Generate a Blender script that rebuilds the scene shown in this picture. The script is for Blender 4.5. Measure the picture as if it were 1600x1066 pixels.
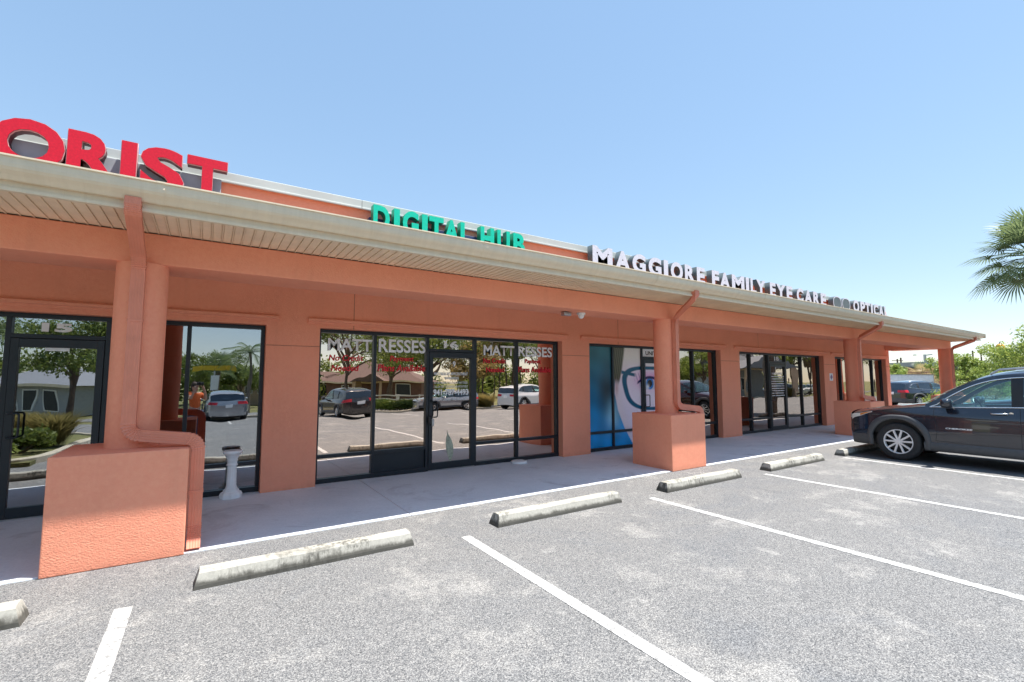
import bpy, bmesh, math, random
import numpy as np
from mathutils import Vector, Matrix
R = math.radians
for o in list(bpy.data.objects): bpy.data.objects.remove(o)
scene = bpy.context.scene
COL = scene.collection
# ------------------------------------------------------------------ camera
cd = bpy.data.cameras.new('camera'); cam = bpy.data.objects.new('camera', cd); COL.objects.link(cam)
cd.sensor_width = 36; cd.lens = 726.0/1600*36; cd.clip_start = .05; cd.clip_end = 5000
PITCH, YAW = R(4.57), R(56.8)
fw = Vector((math.cos(YAW)*math.cos(PITCH), math.sin(YAW)*math.cos(PITCH), math.sin(PITCH)))
rt = Vector((math.sin(YAW), -math.cos(YAW), 0)); up = rt.cross(fw)
cam.matrix_world = Matrix(((rt.x, up.x, -fw.x, 0), (rt.y, up.y, -fw.y, 0), (rt.z, up.z, -fw.z, 1.65), (0, 0, 0, 1)))
scene.camera = cam
# ------------------------------------------------------------------ world and sun
SUN = Vector((.30, -.207, 1)).normalized()        # towards the sun
w = bpy.data.worlds.new('World'); scene.world = w; w.use_nodes = True
nt = w.node_tree; nt.nodes.clear()
sky = nt.nodes.new('ShaderNodeTexSky'); sky.sky_type = 'NISHITA'; sky.sun_disc = False
sky.sun_elevation = math.asin(SUN.z); sky.sun_rotation = math.atan2(SUN.x, SUN.y)
sky.altitude = 0; sky.air_density = 1.0; sky.dust_density = .1; sky.ozone_density = 3.0
bg = nt.nodes.new('ShaderNodeBackground'); bg.inputs['Strength'].default_value = .101
wo = nt.nodes.new('ShaderNodeOutputWorld')
gm = nt.nodes.new('ShaderNodeGamma'); gm.inputs[1].default_value = .44
hs = nt.nodes.new('ShaderNodeHueSaturation'); hs.inputs['Saturation'].default_value = 1.5
nt.links.new(sky.outputs[0], gm.inputs[0]); nt.links.new(gm.outputs[0], hs.inputs['Color']); nt.links.new(hs.outputs[0], bg.inputs[0]); nt.links.new(bg.outputs[0], wo.inputs[0])
sl = bpy.data.lights.new('sun', 'SUN'); sl.energy = 2.0; sl.angle = R(.53); sl.color = (1, .95, .88)
so = bpy.data.objects.new('sun', sl); COL.objects.link(so); so.rotation_euler = SUN.to_track_quat('Z', 'Y').to_euler()
so.location = (0, 0, 30)
scene.view_settings.view_transform = 'Standard'; scene.view_settings.look = 'None'
scene.view_settings.exposure = 2.33; scene.view_settings.gamma = 1
scene.render.engine = 'CYCLES'
scene.cycles.max_bounces = 8; scene.cycles.transparent_max_bounces = 16
scene.cycles.caustics_reflective = False; scene.cycles.caustics_refractive = False
rnd = random.Random(7)
nr = np.random.RandomState(3)
# ------------------------------------------------------------------ materials
class NT:
    def __init__(s, name):
        s.m = bpy.data.materials.new(name); s.m.use_nodes = True; s.t = s.m.node_tree
        s.t.nodes.clear(); s.out = s.n('ShaderNodeOutputMaterial')
    def n(s, ty, inp=None, **kw):
        x = s.t.nodes.new(ty)
        for k, v in kw.items(): setattr(x, k, v)
        for k, v in (inp or {}).items(): s.set(x, k, v)
        return x
    def set(s, x, k, v):
        i = x.inputs[k]
        if isinstance(v, bpy.types.NodeSocket): s.t.links.new(v, i)
        else:
            if i.type == 'RGBA' and len(v) == 3: v = (*v, 1)
            i.default_value = v
    def pos(s, scale=(1, 1, 1)):
        g = s.n('ShaderNodeNewGeometry')
        return s.n('ShaderNodeMapping', {'Vector': g.outputs['Position'], 'Scale': scale}).outputs[0]
    def noise(s, vec, scale, detail=3, rough=.5, dist=0):
        return s.n('ShaderNodeTexNoise', {'Vector': vec, 'Scale': scale, 'Detail': detail, 'Roughness': rough, 'Distortion': dist}).outputs[0]
    def vor(s, vec, scale, out='Distance', feature='F1'):
        return s.n('ShaderNodeTexVoronoi', {'Vector': vec, 'Scale': scale}, feature=feature).outputs[out]
    def ramp(s, fac, stops, interp='LINEAR'):
        r = s.n('ShaderNodeValToRGB', {'Fac': fac}); e = r.color_ramp; e.interpolation = interp
        while len(e.elements) < len(stops): e.elements.new(.5)
        for el, (p, c) in zip(e.elements, stops):
            el.position = p; el.color = (*c, 1) if not isinstance(c, (int, float)) else (c, c, c, 1)
        return r.outputs[0]
    def mix(s, fac, a, b, mode='MIX'):
        x = s.n('ShaderNodeMix', data_type='RGBA', blend_type=mode)
        s.set(x, 0, fac); s.set(x, 6, a); s.set(x, 7, b); return x.outputs[2]
    def math(s, op, a, b=0., c=None):
        x = s.n('ShaderNodeMath', operation=op); s.set(x, 0, a); s.set(x, 1, b); return x.outputs[0]
    def bump(s, h, strength=.3, dist=.01, normal=None):
        d = {'Height': h, 'Strength': strength, 'Distance': dist}
        if normal is not None: d['Normal'] = normal
        return s.n('ShaderNodeBump', d).outputs[0]
    def bsdf(s, color, rough=.6, metal=0., normal=None, **kw):
        d = {'Base Color': color, 'Roughness': rough, 'Metallic': metal}
        if normal is not None: d['Normal'] = normal
        for k, v in kw.items(): d[k] = v
        p = s.n('ShaderNodeBsdfPrincipled', d); s.t.links.new(p.outputs[0], s.out.inputs[0]); return p
def simple(name, c, rough=.6, metal=0., var=.08, scale=6, bump=0, **kw):
    t = NT(name); P = t.pos(); n = t.noise(P, scale, 4)
    lo = tuple(x*(1-var) for x in c); hi = tuple(min(1, x*(1+var)) for x in c)
    col = t.ramp(n, [(.3, lo), (.7, hi)])
    nm = t.bump(t.noise(P, scale*12, 3), bump, .004) if bump else None
    t.bsdf(col, rough, metal, nm, **kw); return t.m
def stucco(name, c, grain=1.0):
    t = NT(name); P = t.pos()
    big = t.noise(P, .9, 4, .6); fine = t.noise(P, 26, 4, .6)
    col = t.mix(t.ramp(big, [(.3, 0.), (.7, 1.)]), tuple(x*.93 for x in c), tuple(x*1.06 for x in c))
    col = t.mix(t.ramp(fine, [(.35, 0.), (.7, .35)]), col, tuple(min(1, x*1.3) for x in c))
    # vertical rain streaks and grime close to the ground
    sx = t.noise(t.pos((9, 9, .5)), 1, 4)
    col = t.mix(t.ramp(sx, [(.55, 0.), (.8, .16)]), col, tuple(x*.72 for x in c))
    g = t.n('ShaderNodeNewGeometry'); z = t.n('ShaderNodeSeparateXYZ', {0: g.outputs['Position']}).outputs[2]
    zz = t.math('ADD', z, t.math('MULTIPLY', t.noise(P, 7, 4), .12))
    col = t.mix(t.ramp(zz, [(.05, .45), (.16, 0.)]), col, tuple(x*.62 for x in c))
    h = t.math('ADD', t.noise(t.pos((1, 1, 1.3)), 62, 2, .5), t.math('MULTIPLY', t.noise(P, 140, 2), .5))
    t.bsdf(col, .88, 0, t.bump(h, .42*grain, .010), **{'Specular IOR Level': .25}); return t.m
CORAL = (.93, .348, .220)
M = {}
M['stucco'] = stucco('stucco', CORAL)
M['stucco_shade'] = M['stucco']
M['groove'] = simple('stucco_joint', (.52, .19, .115), .9)
M['ds'] = simple('painted_downspout', (.74, .255, .16), .45, 0, .08, 5)
M['cream'] = simple('cream_gutter_paint', (.74, .62, .46), .6, 0, .06, 3)
def streaky(name, c):
    t = NT(name); P = t.pos(); n = t.noise(t.pos((5, 1, .8)), 1.6, 6, .7); d = t.noise(t.pos((14, 1, .6)), 1.0, 5, .7)
    col = t.ramp(n, [(.3, tuple(x*.92 for x in c)), (.7, tuple(min(1, x*1.05) for x in c))])
    col = t.mix(t.ramp(d, [(.56, 0.), (.74, .22)]), col, (c[0]*.62, c[1]*.52, c[2]*.40))
    t.bsdf(col, .5, 0, t.bump(t.noise(t.pos((1, 1, 3)), 1.2, 2), .25, .02)); return t.m
M['cream'] = streaky('cream_gutter_paint_weathered', (.78, .66, .49))
M['soffit'] = simple('tan_vinyl_soffit', (.86, .70, .50), .5, 0, .07, 5)
M['coping'] = simple('coping_metal', (.50, .54, .52), .6, 0, .06, 2)
M['frame'] = simple('dark_aluminium', (.022, .028, .036), .38, .3, .1, 5)
M['chrome'] = simple('chrome', (.75, .76, .78), .18, 1, .05)
M['steel'] = simple('brushed_steel', (.45, .46, .48), .35, .9, .1)
M['rubber'] = simple('rubber', (.028, .028, .03), .82, 0, .2, 30, .3)
M['black'] = simple('black_plastic', (.02, .02, .022), .55, 0, .15)
M['cladding'] = simple('grey_cladding', (.075, .078, .085), .6, 0, .08, 20, .1)
M['white'] = simple('white_paint', (.78, .78, .77), .5)
M['vinyl'] = simple('white_vinyl', (.92, .92, .92), .6, 0, .03)
M['redvinyl'] = simple('red_vinyl', (.72, .02, .03), .6, 0, .05)
M['blacktext'] = simple('black_vinyl', (.03, .03, .03), .6)
M['redface'] = simple('red_acrylic', (.62, .003, .022), .35, 0, .12, 40)
M['redside'] = simple('dark_red_return', (.10, .012, .02), .5)
M['rededge'] = simple('red_trim_cap', (.75, .42, .42), .4)
M['greenface'] = simple('green_acrylic', (.0, .56, .38), .35, 0, .1, 20)
M['greenside'] = simple('green_return', (.0, .20, .11), .5)
M['whiteface'] = simple('white_acrylic', (.66, .68, .76), .35, 0, .1, 20)
M['greyside'] = simple('grey_return', (.10, .13, .14), .5)
M['blue'] = simple('blue_raceway', (.02, .045, .14), .5)
M['greyrace'] = simple('grey_raceway', (.35, .38, .42), .5)
M['dark'] = simple('dark_interior', (.06, .055, .05), .9)
M['room'] = simple('interior_wall', (.22, .20, .18), .9)
M['carpet'] = simple('carpet', (.10, .09, .085), .95)
M['box'] = simple('cardboard', (.35, .25, .15), .8)
M['leather'] = simple('seat_fabric', (.05, .05, .055), .7)
M['brown'] = simple('brown_siding', (.16, .085, .07), .8, 0, .15, 2)
M['brownroof'] = simple('brown_shingle', (.13, .085, .075), .9, 0, .25, 12)
M['greyroof'] = simple('grey_shingle', (.20, .21, .23), .9, 0, .15, 12)
M['tanwall'] = simple('tan_wall', (.50, .36, .25), .85, 0, .1, 1)
M['pink'] = simple('pink_stucco', (.42, .20, .17), .85, 0, .1, 1)
M['palegrey'] = simple('pale_grey_fascia', (.33, .35, .37), .7)
M['bark'] = simple('bark', (.13, .095, .07), .95, 0, .3, 8, .6)
M['palmbark'] = simple('palm_bark', (.20, .165, .13), .95, 0, .3, 10, .6)
M['yellow'] = simple('yellow_sign', (.75, .50, .03), .5)
M['wire'] = simple('wire', (.05, .05, .05), .6)
M['skin'] = simple('skin', (.55, .33, .24), .6)
M['orange'] = simple('orange_cloth', (.75, .16, .04), .8)
M['denim'] = simple('denim', (.07, .09, .15), .85)
M['hair'] = simple('hair', (.05, .03, .02), .7)
M['door'] = M['frame']
def leafmat(name, a, b, c):
    t = NT(name); P = t.pos()
    n = t.noise(P, 1.4, 3, .6); n2 = t.noise(P, 9, 2)
    oi = t.n('ShaderNodeObjectInfo').outputs['Random']
    col = t.ramp(n, [(.3, a), (.52, b), (.72, c)])
    col = t.mix(t.math('MULTIPLY', n2, .4), col, tuple(x*1.5 for x in b))
    d = t.n('ShaderNodeBsdfDiffuse', {'Color': col}); tr = t.n('ShaderNodeBsdfTranslucent', {'Color': t.mix(.5, col, tuple(min(1, x*2) for x in c))})
    g = t.n('ShaderNodeBsdfGlossy', {'Color': (.5, .5, .5), 'Roughness': .45})
    m = t.n('ShaderNodeMixShader', {0: .35, 1: d.outputs[0], 2: tr.outputs[0]})
    m2 = t.n('ShaderNodeMixShader', {0: .06, 1: m.outputs[0], 2: g.outputs[0]})
    t.t.links.new(m2.outputs[0], t.out.inputs[0]); return t.m
M['leaf'] = leafmat('oak_leaf', (.05, .085, .02), (.10, .15, .035), (.19, .22, .05))
M['leafbright'] = leafmat('bright_leaf', (.09, .15, .025), (.20, .28, .055), (.36, .40, .11))
M['leafdry'] = leafmat('dry_leaf', (.14, .11, .04), (.24, .19, .07), (.34, .26, .10))
M['palmleaf'] = leafmat('palm_leaf', (.05, .09, .035), (.09, .15, .06), (.20, .24, .11))
M['palmdry'] = leafmat('dry_palm_leaf', (.18, .15, .06), (.35, .27, .12), (.50, .38, .20))
M['grassblade'] = leafmat('ornamental_grass', (.10, .11, .035), (.20, .18, .06), (.33, .26, .10))
def glass(name, refl, tint, trans, wav=.0006):
    t = NT(name); P = t.pos((1, 1, .6))
    nm = t.bump(t.noise(P, 2.2, 1), .5, wav*8)
    g = t.n('ShaderNodeBsdfGlossy', {'Color': tint, 'Roughness': .003, 'Normal': nm})
    tr = t.n('ShaderNodeBsdfTransparent', {'Color': trans})
    fr = t.n('ShaderNodeFresnel', {'IOR': 1.5}).outputs[0]
    f = t.math('ADD', t.math('MULTIPLY', fr, .7), refl)
    f = t.n('ShaderNodeClamp', {0: f}).outputs[0]
    m = t.n('ShaderNodeMixShader', {0: f, 1: tr.outputs[0], 2: g.outputs[0]})
    t.t.links.new(m.outputs[0], t.out.inputs[0]); return t.m
M['glass_bronze'] = glass('bronze_mirror_film', .66, (1, .86, .77), (.25, .2, .17))
M['glass_clear'] = glass('tinted_storefront_glass', .34, (.92, .96, 1), (.42, .42, .42))
M['glass_dark'] = glass('dark_storefront_glass', .40, (1, .88, .80), (.30, .26, .24))
M['glass_car'] = glass('car_glass', .10, (.9, 1, 1), (.58, .82, .82), 0)
M['glass_tint'] = glass('privacy_glass', .10, (.9, .95, 1), (.05, .05, .06), 0)
def paint(name, c, metal=.0):
    t = NT(name); P = t.pos()
    col = t.mix(t.ramp(t.noise(P, 4, 4), [(.4, 0.), (.8, .25)]), c, tuple(min(1, x*1.3+.012) for x in c))
    t.bsdf(col, t.ramp(t.noise(P, 7, 4), [(.3, .10), (.8, .2)]), metal, None, **{'Coat Weight': 1., 'Coat Roughness': .03}); return t.m
M['carblack'] = paint('black_car_paint', (.014, .018, .030))
M['cardark'] = paint('charcoal_car_paint', (.03, .026, .028))
M['carsilver'] = paint('silver_car_paint', (.42, .43, .45), .5)
M['carwhite'] = paint('white_car_paint', (.72, .72, .72))
M['cargrey'] = paint('blue_grey_car_paint', (.022, .028, .042), .3)
M['lampglass'] = simple('headlamp_lens', (.75, .75, .72), .12)
M['amber'] = simple('amber_lens', (.75, .24, .03), .15)
M['redlens'] = simple('red_lens', (.55, .02, .03), .15)
M['globe'] = simple('yellow_globe', (.70, .36, .04), .3)
def asphalt():
    t = NT('worn_asphalt'); P = t.pos()
    spv = t.n('ShaderNodeSeparateColor', {0: t.vor(P, 170, 'Color')}).outputs[0]
    n1 = t.noise(P, 110, 3, .6); mx = t.math('ADD', t.math('MULTIPLY', spv, .5), t.math('MULTIPLY', n1, .5))
    base = t.ramp(mx, [(.25, (.06, .062, .066)), (.42, (.135, .138, .142)), (.60, (.205, .205, .204)), (.80, (.36, .355, .345))])
    # bluish, denser areas
    pd = t.noise(P, .42, 7, .66, 1.6)
    base = t.mix(t.ramp(pd, [(.47, 0.), (.60, .55)]), base, t.ramp(mx, [(.28, (.05, .056, .064)), (.70, (.22, .228, .24))]))
    # pale worn patches with ragged edges
    pa = t.noise(t.pos((1, 1, 1)), .9, 10, .78, .25)
    base = t.mix(t.ramp(pa, [(.53, 0.), (.62, .38)]), base, t.ramp(mx, [(.28, (.22, .215, .205)), (.68, (.52, .505, .475))]))
    pb = t.noise(P, 2.6, 8, .76, .4)
    base = t.mix(t.ramp(pb, [(.60, 0.), (.67, .4)]), base, (.38, .375, .36))
    # oil and tyre stains
    st = t.noise(P, 1.7, 6, .7, .5)
    base = t.mix(t.ramp(st, [(.60, 0.), (.72, .45)]), base, (.115, .115, .12))
    sp = t.noise(P, 8, 3, .5); base = t.mix(t.ramp(sp, [(.74, 0.), (.78, .6)]), base, (.08, .08, .085))
    wv = t.n('ShaderNodeVectorMath', {0: P, 1: t.n('ShaderNodeVectorMath', {0: t.n('ShaderNodeTexNoise', {'Vector': P, 'Scale': 1.6, 'Detail': 5.}).outputs['Color'], 'Scale': 1.0}, operation='SCALE').outputs[0]}, operation='ADD').outputs[0]
    cr = t.vor(wv, .33, 'Distance', 'DISTANCE_TO_EDGE')
    cm = t.math('MULTIPLY', t.ramp(cr, [(0, 1.), (.003, 0.)]), t.ramp(t.noise(P, .3, 2), [(.5, 0.), (.6, .5)]))
    base = t.mix(cm, base, (.07, .07, .07))
    h = t.math('ADD', t.math('MULTIPLY', spv, .6), n1)
    t.bsdf(base, .9, 0, t.bump(h, .5, .007), **{'Specular IOR Level': .3}); return t.m
M['asphalt'] = asphalt()
def linepaint():
    t = NT('worn_line_paint'); P = t.pos()
    n = t.noise(P, 30, 5, .7); c = t.vor(t.pos((1, 3, 1)), 14, 'Distance', 'DISTANCE_TO_EDGE')
    fac = t.math('MAXIMUM', t.ramp(n, [(.51, 0.), (.58, .85)]), t.math('MULTIPLY', t.ramp(c, [(0, 1.), (.03, 0.)]), t.ramp(t.noise(P, 4, 3), [(.42, 0.), (.5, .9)])))
    chip = t.ramp(t.noise(P, 11, 7, .8), [(.56, 0.), (.60, .9)])
    fac = t.math('MAXIMUM', fac, chip)
    col = t.mix(fac, (.54, .54, .53), (.19, .19, .188))
    t.bsdf(col, .75, 0, t.bump(n, .4, .004)); return t.m
M['line'] = linepaint()
def concrete(name, lo, hi, stain, sscale=1.2, streak=False):
    t = NT(name); P = t.pos(); n = t.noise(P, 1.1, 6, .62, .5); f = t.noise(P, 45, 4, .7)
    col = t.mix(t.ramp(n, [(.3, 0.), (.7, 1.)]), lo, hi)
    col = t.mix(t.ramp(t.noise(P, sscale, 5, .65, 1.0), [(.56, 0.), (.72, .7)]), col, stain)
    col = t.mix(t.ramp(f, [(.3, .25), (.6, 0.)]), col, stain)
    if streak:
        g = t.n('ShaderNodeNewGeometry'); z = t.n('ShaderNodeSeparateXYZ', {0: g.outputs['Position']}).outputs[2]
        zz = t.math('ADD', z, t.math('MULTIPLY', t.noise(t.pos((1, 1, .5)), 9, 6, .75), -.085))
        col = t.mix(t.ramp(zz, [(.0, .9), (.03, 0.)]), col, stain)
        a = t.math('MULTIPLY', t.ramp(t.noise(t.pos((1, 1, .25)), 26, 4, .7), [(.44, 0.), (.60, 1.)]), t.ramp(t.noise(P, 1.9, 3, .6), [(.46, 0.), (.56, .85)]))
        col = t.mix(a, col, stain)
    t.bsdf(col, .9, 0, t.bump(f, .3, .004)); return t.m
M['walk'] = concrete('sidewalk_concrete', (.68, .74, .80), (.82, .87, .92), (.42, .44, .48))
M['stop'] = concrete('wheel_stop_concrete', (.38, .37, .33), (.50, .485, .43), (.06, .057, .048), 2.2, True)
M['kerb'] = concrete('kerb_concrete', (.42, .38, .30), (.55, .50, .40), (.2, .18, .14), 4)
M['plaster'] = simple('white_plaster', (.88, .89, .90), .6, 0, .08, 8, .2)
def grassmat():
    t = NT('lawn'); P = t.pos(); n = t.noise(P, .5, 6, .7); f = t.noise(P, 20, 3, .7)
    col = t.ramp(t.math('ADD', t.math('MULTIPLY', n, .6), t.math('MULTIPLY', f, .4)), [(.35, (.06, .075, .02)), (.5, (.14, .14, .045)), (.65, (.27, .23, .10))])
    t.bsdf(col, .95, 0, t.bump(f, .8, .03)); return t.m
M['lawn'] = grassmat()
def tilemat():
    t = NT('clay_barrel_tile'); P = t.pos(); n = t.noise(P, 3.3, 4, .6)
    col = t.ramp(n, [(.3, (.16, .10, .085)), (.5, (.34, .20, .15)), (.7, (.45, .30, .23))])
    t.bsdf(col, .85, 0, t.bump(t.noise(P, 40, 3), .4, .005)); return t.m
M['tile'] = tilemat()
# ------------------------------------------------------------------ mesh builder
ORG = {}
def tag(o, label=None, cat=None, group=None, kind=None):
    if label: o['label'] = label
    if cat: o['category'] = cat
    if group: o['group'] = group
    if kind: o['kind'] = kind
    return o
def thing(name, loc, label, cat, group=None, local=False, rz=0.):
    o = bpy.data.objects.new(name, None); COL.objects.link(o); o.location = loc; o.rotation_euler.z = rz
    o.empty_display_size = .2
    ORG[o] = Vector((0, 0, 0)) if local else Vector(loc); return tag(o, label, cat, group)
class MB:
    def __init__(s): s.v = []; s.f = []; s.sm = []
    def add(s, vs, fs, smooth=False):
        b = len(s.v); s.v += [tuple(v) for v in vs]
        for f in fs: s.f.append(tuple(i+b for i in f)); s.sm.append(smooth)
        return s
    def box(s, x0, x1, y0, y1, z0, z1):
        return s.add([(x0, y0, z0), (x1, y0, z0), (x1, y1, z0), (x0, y1, z0), (x0, y0, z1), (x1, y0, z1), (x1, y1, z1), (x0, y1, z1)],
                     [(0, 3, 2, 1), (4, 5, 6, 7), (0, 1, 5, 4), (1, 2, 6, 5), (2, 3, 7, 6), (3, 0, 4, 7)])
    def prism(s, poly, axis, a, b):
        n = len(poly)
        def P(p, t):
            return {'x': (t, p[0], p[1]), 'y': (p[0], t, p[1]), 'z': (p[0], p[1], t)}[axis]
        vs = [P(p, a) for p in poly]+[P(p, b) for p in poly]
        fs = [tuple(range(n))[::-1], tuple(range(n, 2*n))]+[(i, (i+1) % n, (i+1) % n+n, i+n) for i in range(n)]
        return s.add(vs, fs)
    def grid(s, pts, smooth=True, closed=False):
        r = len(pts); c = len(pts[0]); vs = [p for row in pts for p in row]; fs = []
        for i in range(r-1):
            for j in range(c if closed else c-1):
                k = (j+1) % c
                fs.append((i*c+j, i*c+k, (i+1)*c+k, (i+1)*c+j))
        return s.add(vs, fs, smooth)
    def lathe(s, prof, c, n=32, axis='z', cap=True, smooth=True):
        c = Vector(c); rows = []
        for r, h in prof:
            row = []
            for k in range(n):
                a = 2*math.pi*k/n; u, v_ = r*math.cos(a), r*math.sin(a)
                row.append(tuple(c+(Vector((u, v_, h)) if axis == 'z' else Vector((h, u, v_)) if axis == 'x' else Vector((u, h, v_)))))
            rows.append(row)
        s.grid(rows, smooth, True)
        if cap:
            s.add(rows[0], [tuple(range(n))[::-1]]); s.add(rows[-1], [tuple(range(n))])
        return s
    def sweep(s, path, prof, upv=(0, 0, 1), scales=None, smooth=False, cap=True):
        P = [Vector(p) for p in path]; rows = []
        n = len(P); U0 = Vector(upv)
        for i, p in enumerate(P):
            t = (P[min(i+1, n-1)]-P[max(i-1, 0)]).normalized()
            sd = t.cross(U0)
            if sd.length < 1e-4: sd = t.cross(Vector((0, 1, 0)))
            sd.normalize(); u = sd.cross(t).normalized(); k = scales[i] if scales else 1
            rows.append([tuple(p+sd*a*k+u*b*k) for a, b in prof])
        s.grid(rows, smooth, True)
        if cap: m = len(prof); s.add(rows[0], [tuple(range(m))[::-1]]); s.add(rows[-1], [tuple(range(m))])
        return s
    def tube(s, path, r, n=8, scales=None, upv=(0, 0, 1), cap=True):
        return s.sweep(path, [(r*math.cos(2*math.pi*k/n), r*math.sin(2*math.pi*k/n)) for k in range(n)], upv, scales, True, cap)
    def build(s, name, mat, parent=None, bevel=0, loc=None, recalc=True):
        me = bpy.data.meshes.new(name)
        org = ORG.get(parent, Vector((0, 0, 0))) if parent is not None else (Vector(loc) if loc else Vector((0, 0, 0)))
        v = np.array(s.v, float).reshape(-1, 3)-np.array(org)
        me.from_pydata(v.tolist(), [], s.f); me.polygons.foreach_set('use_smooth', s.sm)
        if recalc:
            bm = bmesh.new(); bm.from_mesh(me); bmesh.ops.recalc_face_normals(bm, faces=bm.faces); bm.to_mesh(me); bm.free()
        me.update(); me.materials.append(M[mat] if isinstance(mat, str) else mat)
        o = bpy.data.objects.new(name, me); COL.objects.link(o)
        if parent is not None: o.parent = parent; ORG[o] = org
        else: o.location = org
        if bevel:
            b = o.modifiers.new('bevel', 'BEVEL'); b.width = bevel; b.segments = 2; b.limit_method = 'ANGLE'; b.angle_limit = R(40)
        return o
def copy_tree(o, parent=None):
    c = o.copy(); COL.objects.link(c)
    if parent is not None: c.parent = parent
    for ch in o.children: copy_tree(ch, c)
    return c
def smoothpath(pts, rad, n=8):
    pts = [Vector(p) for p in pts]; out = [pts[0]]; bend = [0]
    for i in range(1, len(pts)-1):
        a, b, c = pts[i-1], pts[i], pts[i+1]
        d1 = (a-b).normalized(); d2 = (c-b).normalized(); r = min(rad, (a-b).length*.48, (c-b).length*.48)
        p0, p2 = b+d1*r, b+d2*r
        for k in range(n+1):
            t = k/n; out.append(p0*(1-t)**2+b*2*t*(1-t)+p2*t*t); bend.append(1 if 0 < k < n else 0)
    out.append(pts[-1]); bend.append(0)
    return out, bend
def text_mesh(txt, bold=.02, shear=0., extrude=0.):
    c = bpy.data.curves.new('t', 'FONT'); c.body = txt; c.size = 1; c.offset = bold; c.shear = shear; c.extrude = extrude
    c.resolution_u = 4
    o = bpy.data.objects.new('t', c); COL.objects.link(o)
    bpy.context.view_layer.update()
    dg = bpy.context.evaluated_depsgraph_get(); me = bpy.data.meshes.new_from_object(o.evaluated_get(dg))
    bpy.data.objects.remove(o); bpy.data.curves.remove(c); return me
def decal(txt, x0, x1, z0, z1, y, mat, parent, name='lettering', bold=.02, shear=0.):
    """flat text filling the box x0..x1, z0..z1 facing -Y at depth y"""
    me = text_mesh(txt, bold, shear); n = len(me.vertices); co = np.zeros(n*3); me.vertices.foreach_get('co', co); co = co.reshape(-1, 3)
    mn, mx = co.min(0), co.max(0); out = np.zeros_like(co)
    out[:, 0] = x0+(co[:, 0]-mn[0])/(mx[0]-mn[0])*(x1-x0); out[:, 2] = z0+(co[:, 1]-mn[1])/(mx[1]-mn[1])*(z1-z0); out[:, 1] = y
    org = ORG.get(parent, Vector((0, 0, 0))); out -= np.array(org)
    me.vertices.foreach_set('co', out.ravel()); me.materials.clear(); me.materials.append(M[mat]); me.update(); me.name = name
    o = bpy.data.objects.new(name, me); COL.objects.link(o); o.parent = parent; ORG[o] = org; return o
def channel(ch, x0, x1, z0, z1, y, depth, face, side, parent, bold=.03, edge=None):
    me = text_mesh(ch, bold, 0, .5); n = len(me.vertices); co = np.zeros(n*3); me.vertices.foreach_get('co', co); co = co.reshape(-1, 3)
    mn, mx = co.min(0), co.max(0); out = np.zeros_like(co)
    out[:, 0] = x0+(co[:, 0]-mn[0])/(mx[0]-mn[0])*(x1-x0); out[:, 2] = z0+(co[:, 1]-mn[1])/(mx[1]-mn[1])*(z1-z0)
    out[:, 1] = y+depth*(.5-co[:, 2])
    org = ORG.get(parent, Vector((0, 0, 0))); out -= np.array(org)
    me.vertices.foreach_set('co', out.ravel()); me.materials.clear(); me.materials.append(M[side]); me.materials.append(M[face]); me.update()
    for p in me.polygons: p.material_index = 1 if abs(p.normal.y) > .9 and p.center.y+org.y < y+.001 else 0
    me.name = 'letter'; o = bpy.data.objects.new('letter', me); COL.objects.link(o); o.parent = parent; ORG[o] = org
    return o
# ================================================================== SETTING
g = MB(); YS = [-900, -30, 0, 5.4, 900]; ZS = [-.88, -.88, -.04, -.04, -.04]
g.grid([[(-900, y, z), (900, y, z)] for y, z in zip(YS, ZS)], False)
tag(g.build('ground', 'lawn'), kind='structure')
g = MB(); g.box(-40, 62, -15, 0, -.3, 0); g.box(-40, 62, 0, 5.47, -.3, 0); g.box(25.2, 62, 5.47, 60, -.3, 0)
tag(g.build('parking_lot', 'asphalt'), kind='structure')
g = MB(); g.box(-200, 300, -26, -20, -.3, -.03)
tag(g.build('road', 'asphalt'), kind='structure')
g = MB()
xs = [-10, -7.0, -3.95, -.92, 2.13, 5.2, 7.24+1.02, 11.3, 14.35, 17.4, 20.45, 23.5, 25.2]
for a, b in zip(xs[:-1], xs[1:]): g.box(a+.004, b-.004, 5.47, 8.0, -.3, .012)
tag(g.build('sidewalk', 'walk', bevel=.006), kind='structure')
g = MB(); g.box(-10, 25.2, 5.49, 8.0, -.31, .004)
tag(g.build('sidewalk_bed', 'groove'), kind='structure')
for x in (-.43, 2.33, 5.2, 8.12, 11.16, 14.1, 17.0, 19.9, 22.8):
    g = MB(); g.box(x-.052, x+.052, 0, 4.45, .001, .004); g.box(x-.052, x+.052, -1.6, 0, .001, .004)
    tag(g.build('parking_line', 'line'), kind='structure')
g = MB()
for x in (-5, -2, 1, 4, 7, 10, 13, 16, 19): g.box(x-.05, x+.05, -14.0, -9.0, .001, .004)
tag(g.build('parking_line', 'line'), kind='structure')
# kerb between the lot and the lawn behind the camera
def kerb(pts, w=.15, h=.14, name='kerb'):
    P, _ = smoothpath(pts, 1.0, 6); g = MB()
    g.sweep(P, [(-w/2, -.1), (w/2, -.1), (w/2, h-.02), (w/2-.03, h), (-w/2+.03, h), (-w/2, h-.02)])
    return tag(g.build(name, 'kerb'), kind='structure')
kerb([(-40, -15.05, 0), (-6.5, -15.05, 0)]); kerb([(-1, -15.05, 0), (62, -15.05, 0)])
kerb([(-2.75, -4.5, 0), (-2.75, 3.0, 0), (-6.4, 3.0, 0), (-6.4, -4.5, 0), (-2.75, -4.5, 0)])
g = MB(); g.box(-6.35, -2.8, -4.45, 2.95, -.1, .08)
tag(g.build('planting_bed', 'lawn'), kind='structure')

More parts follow.
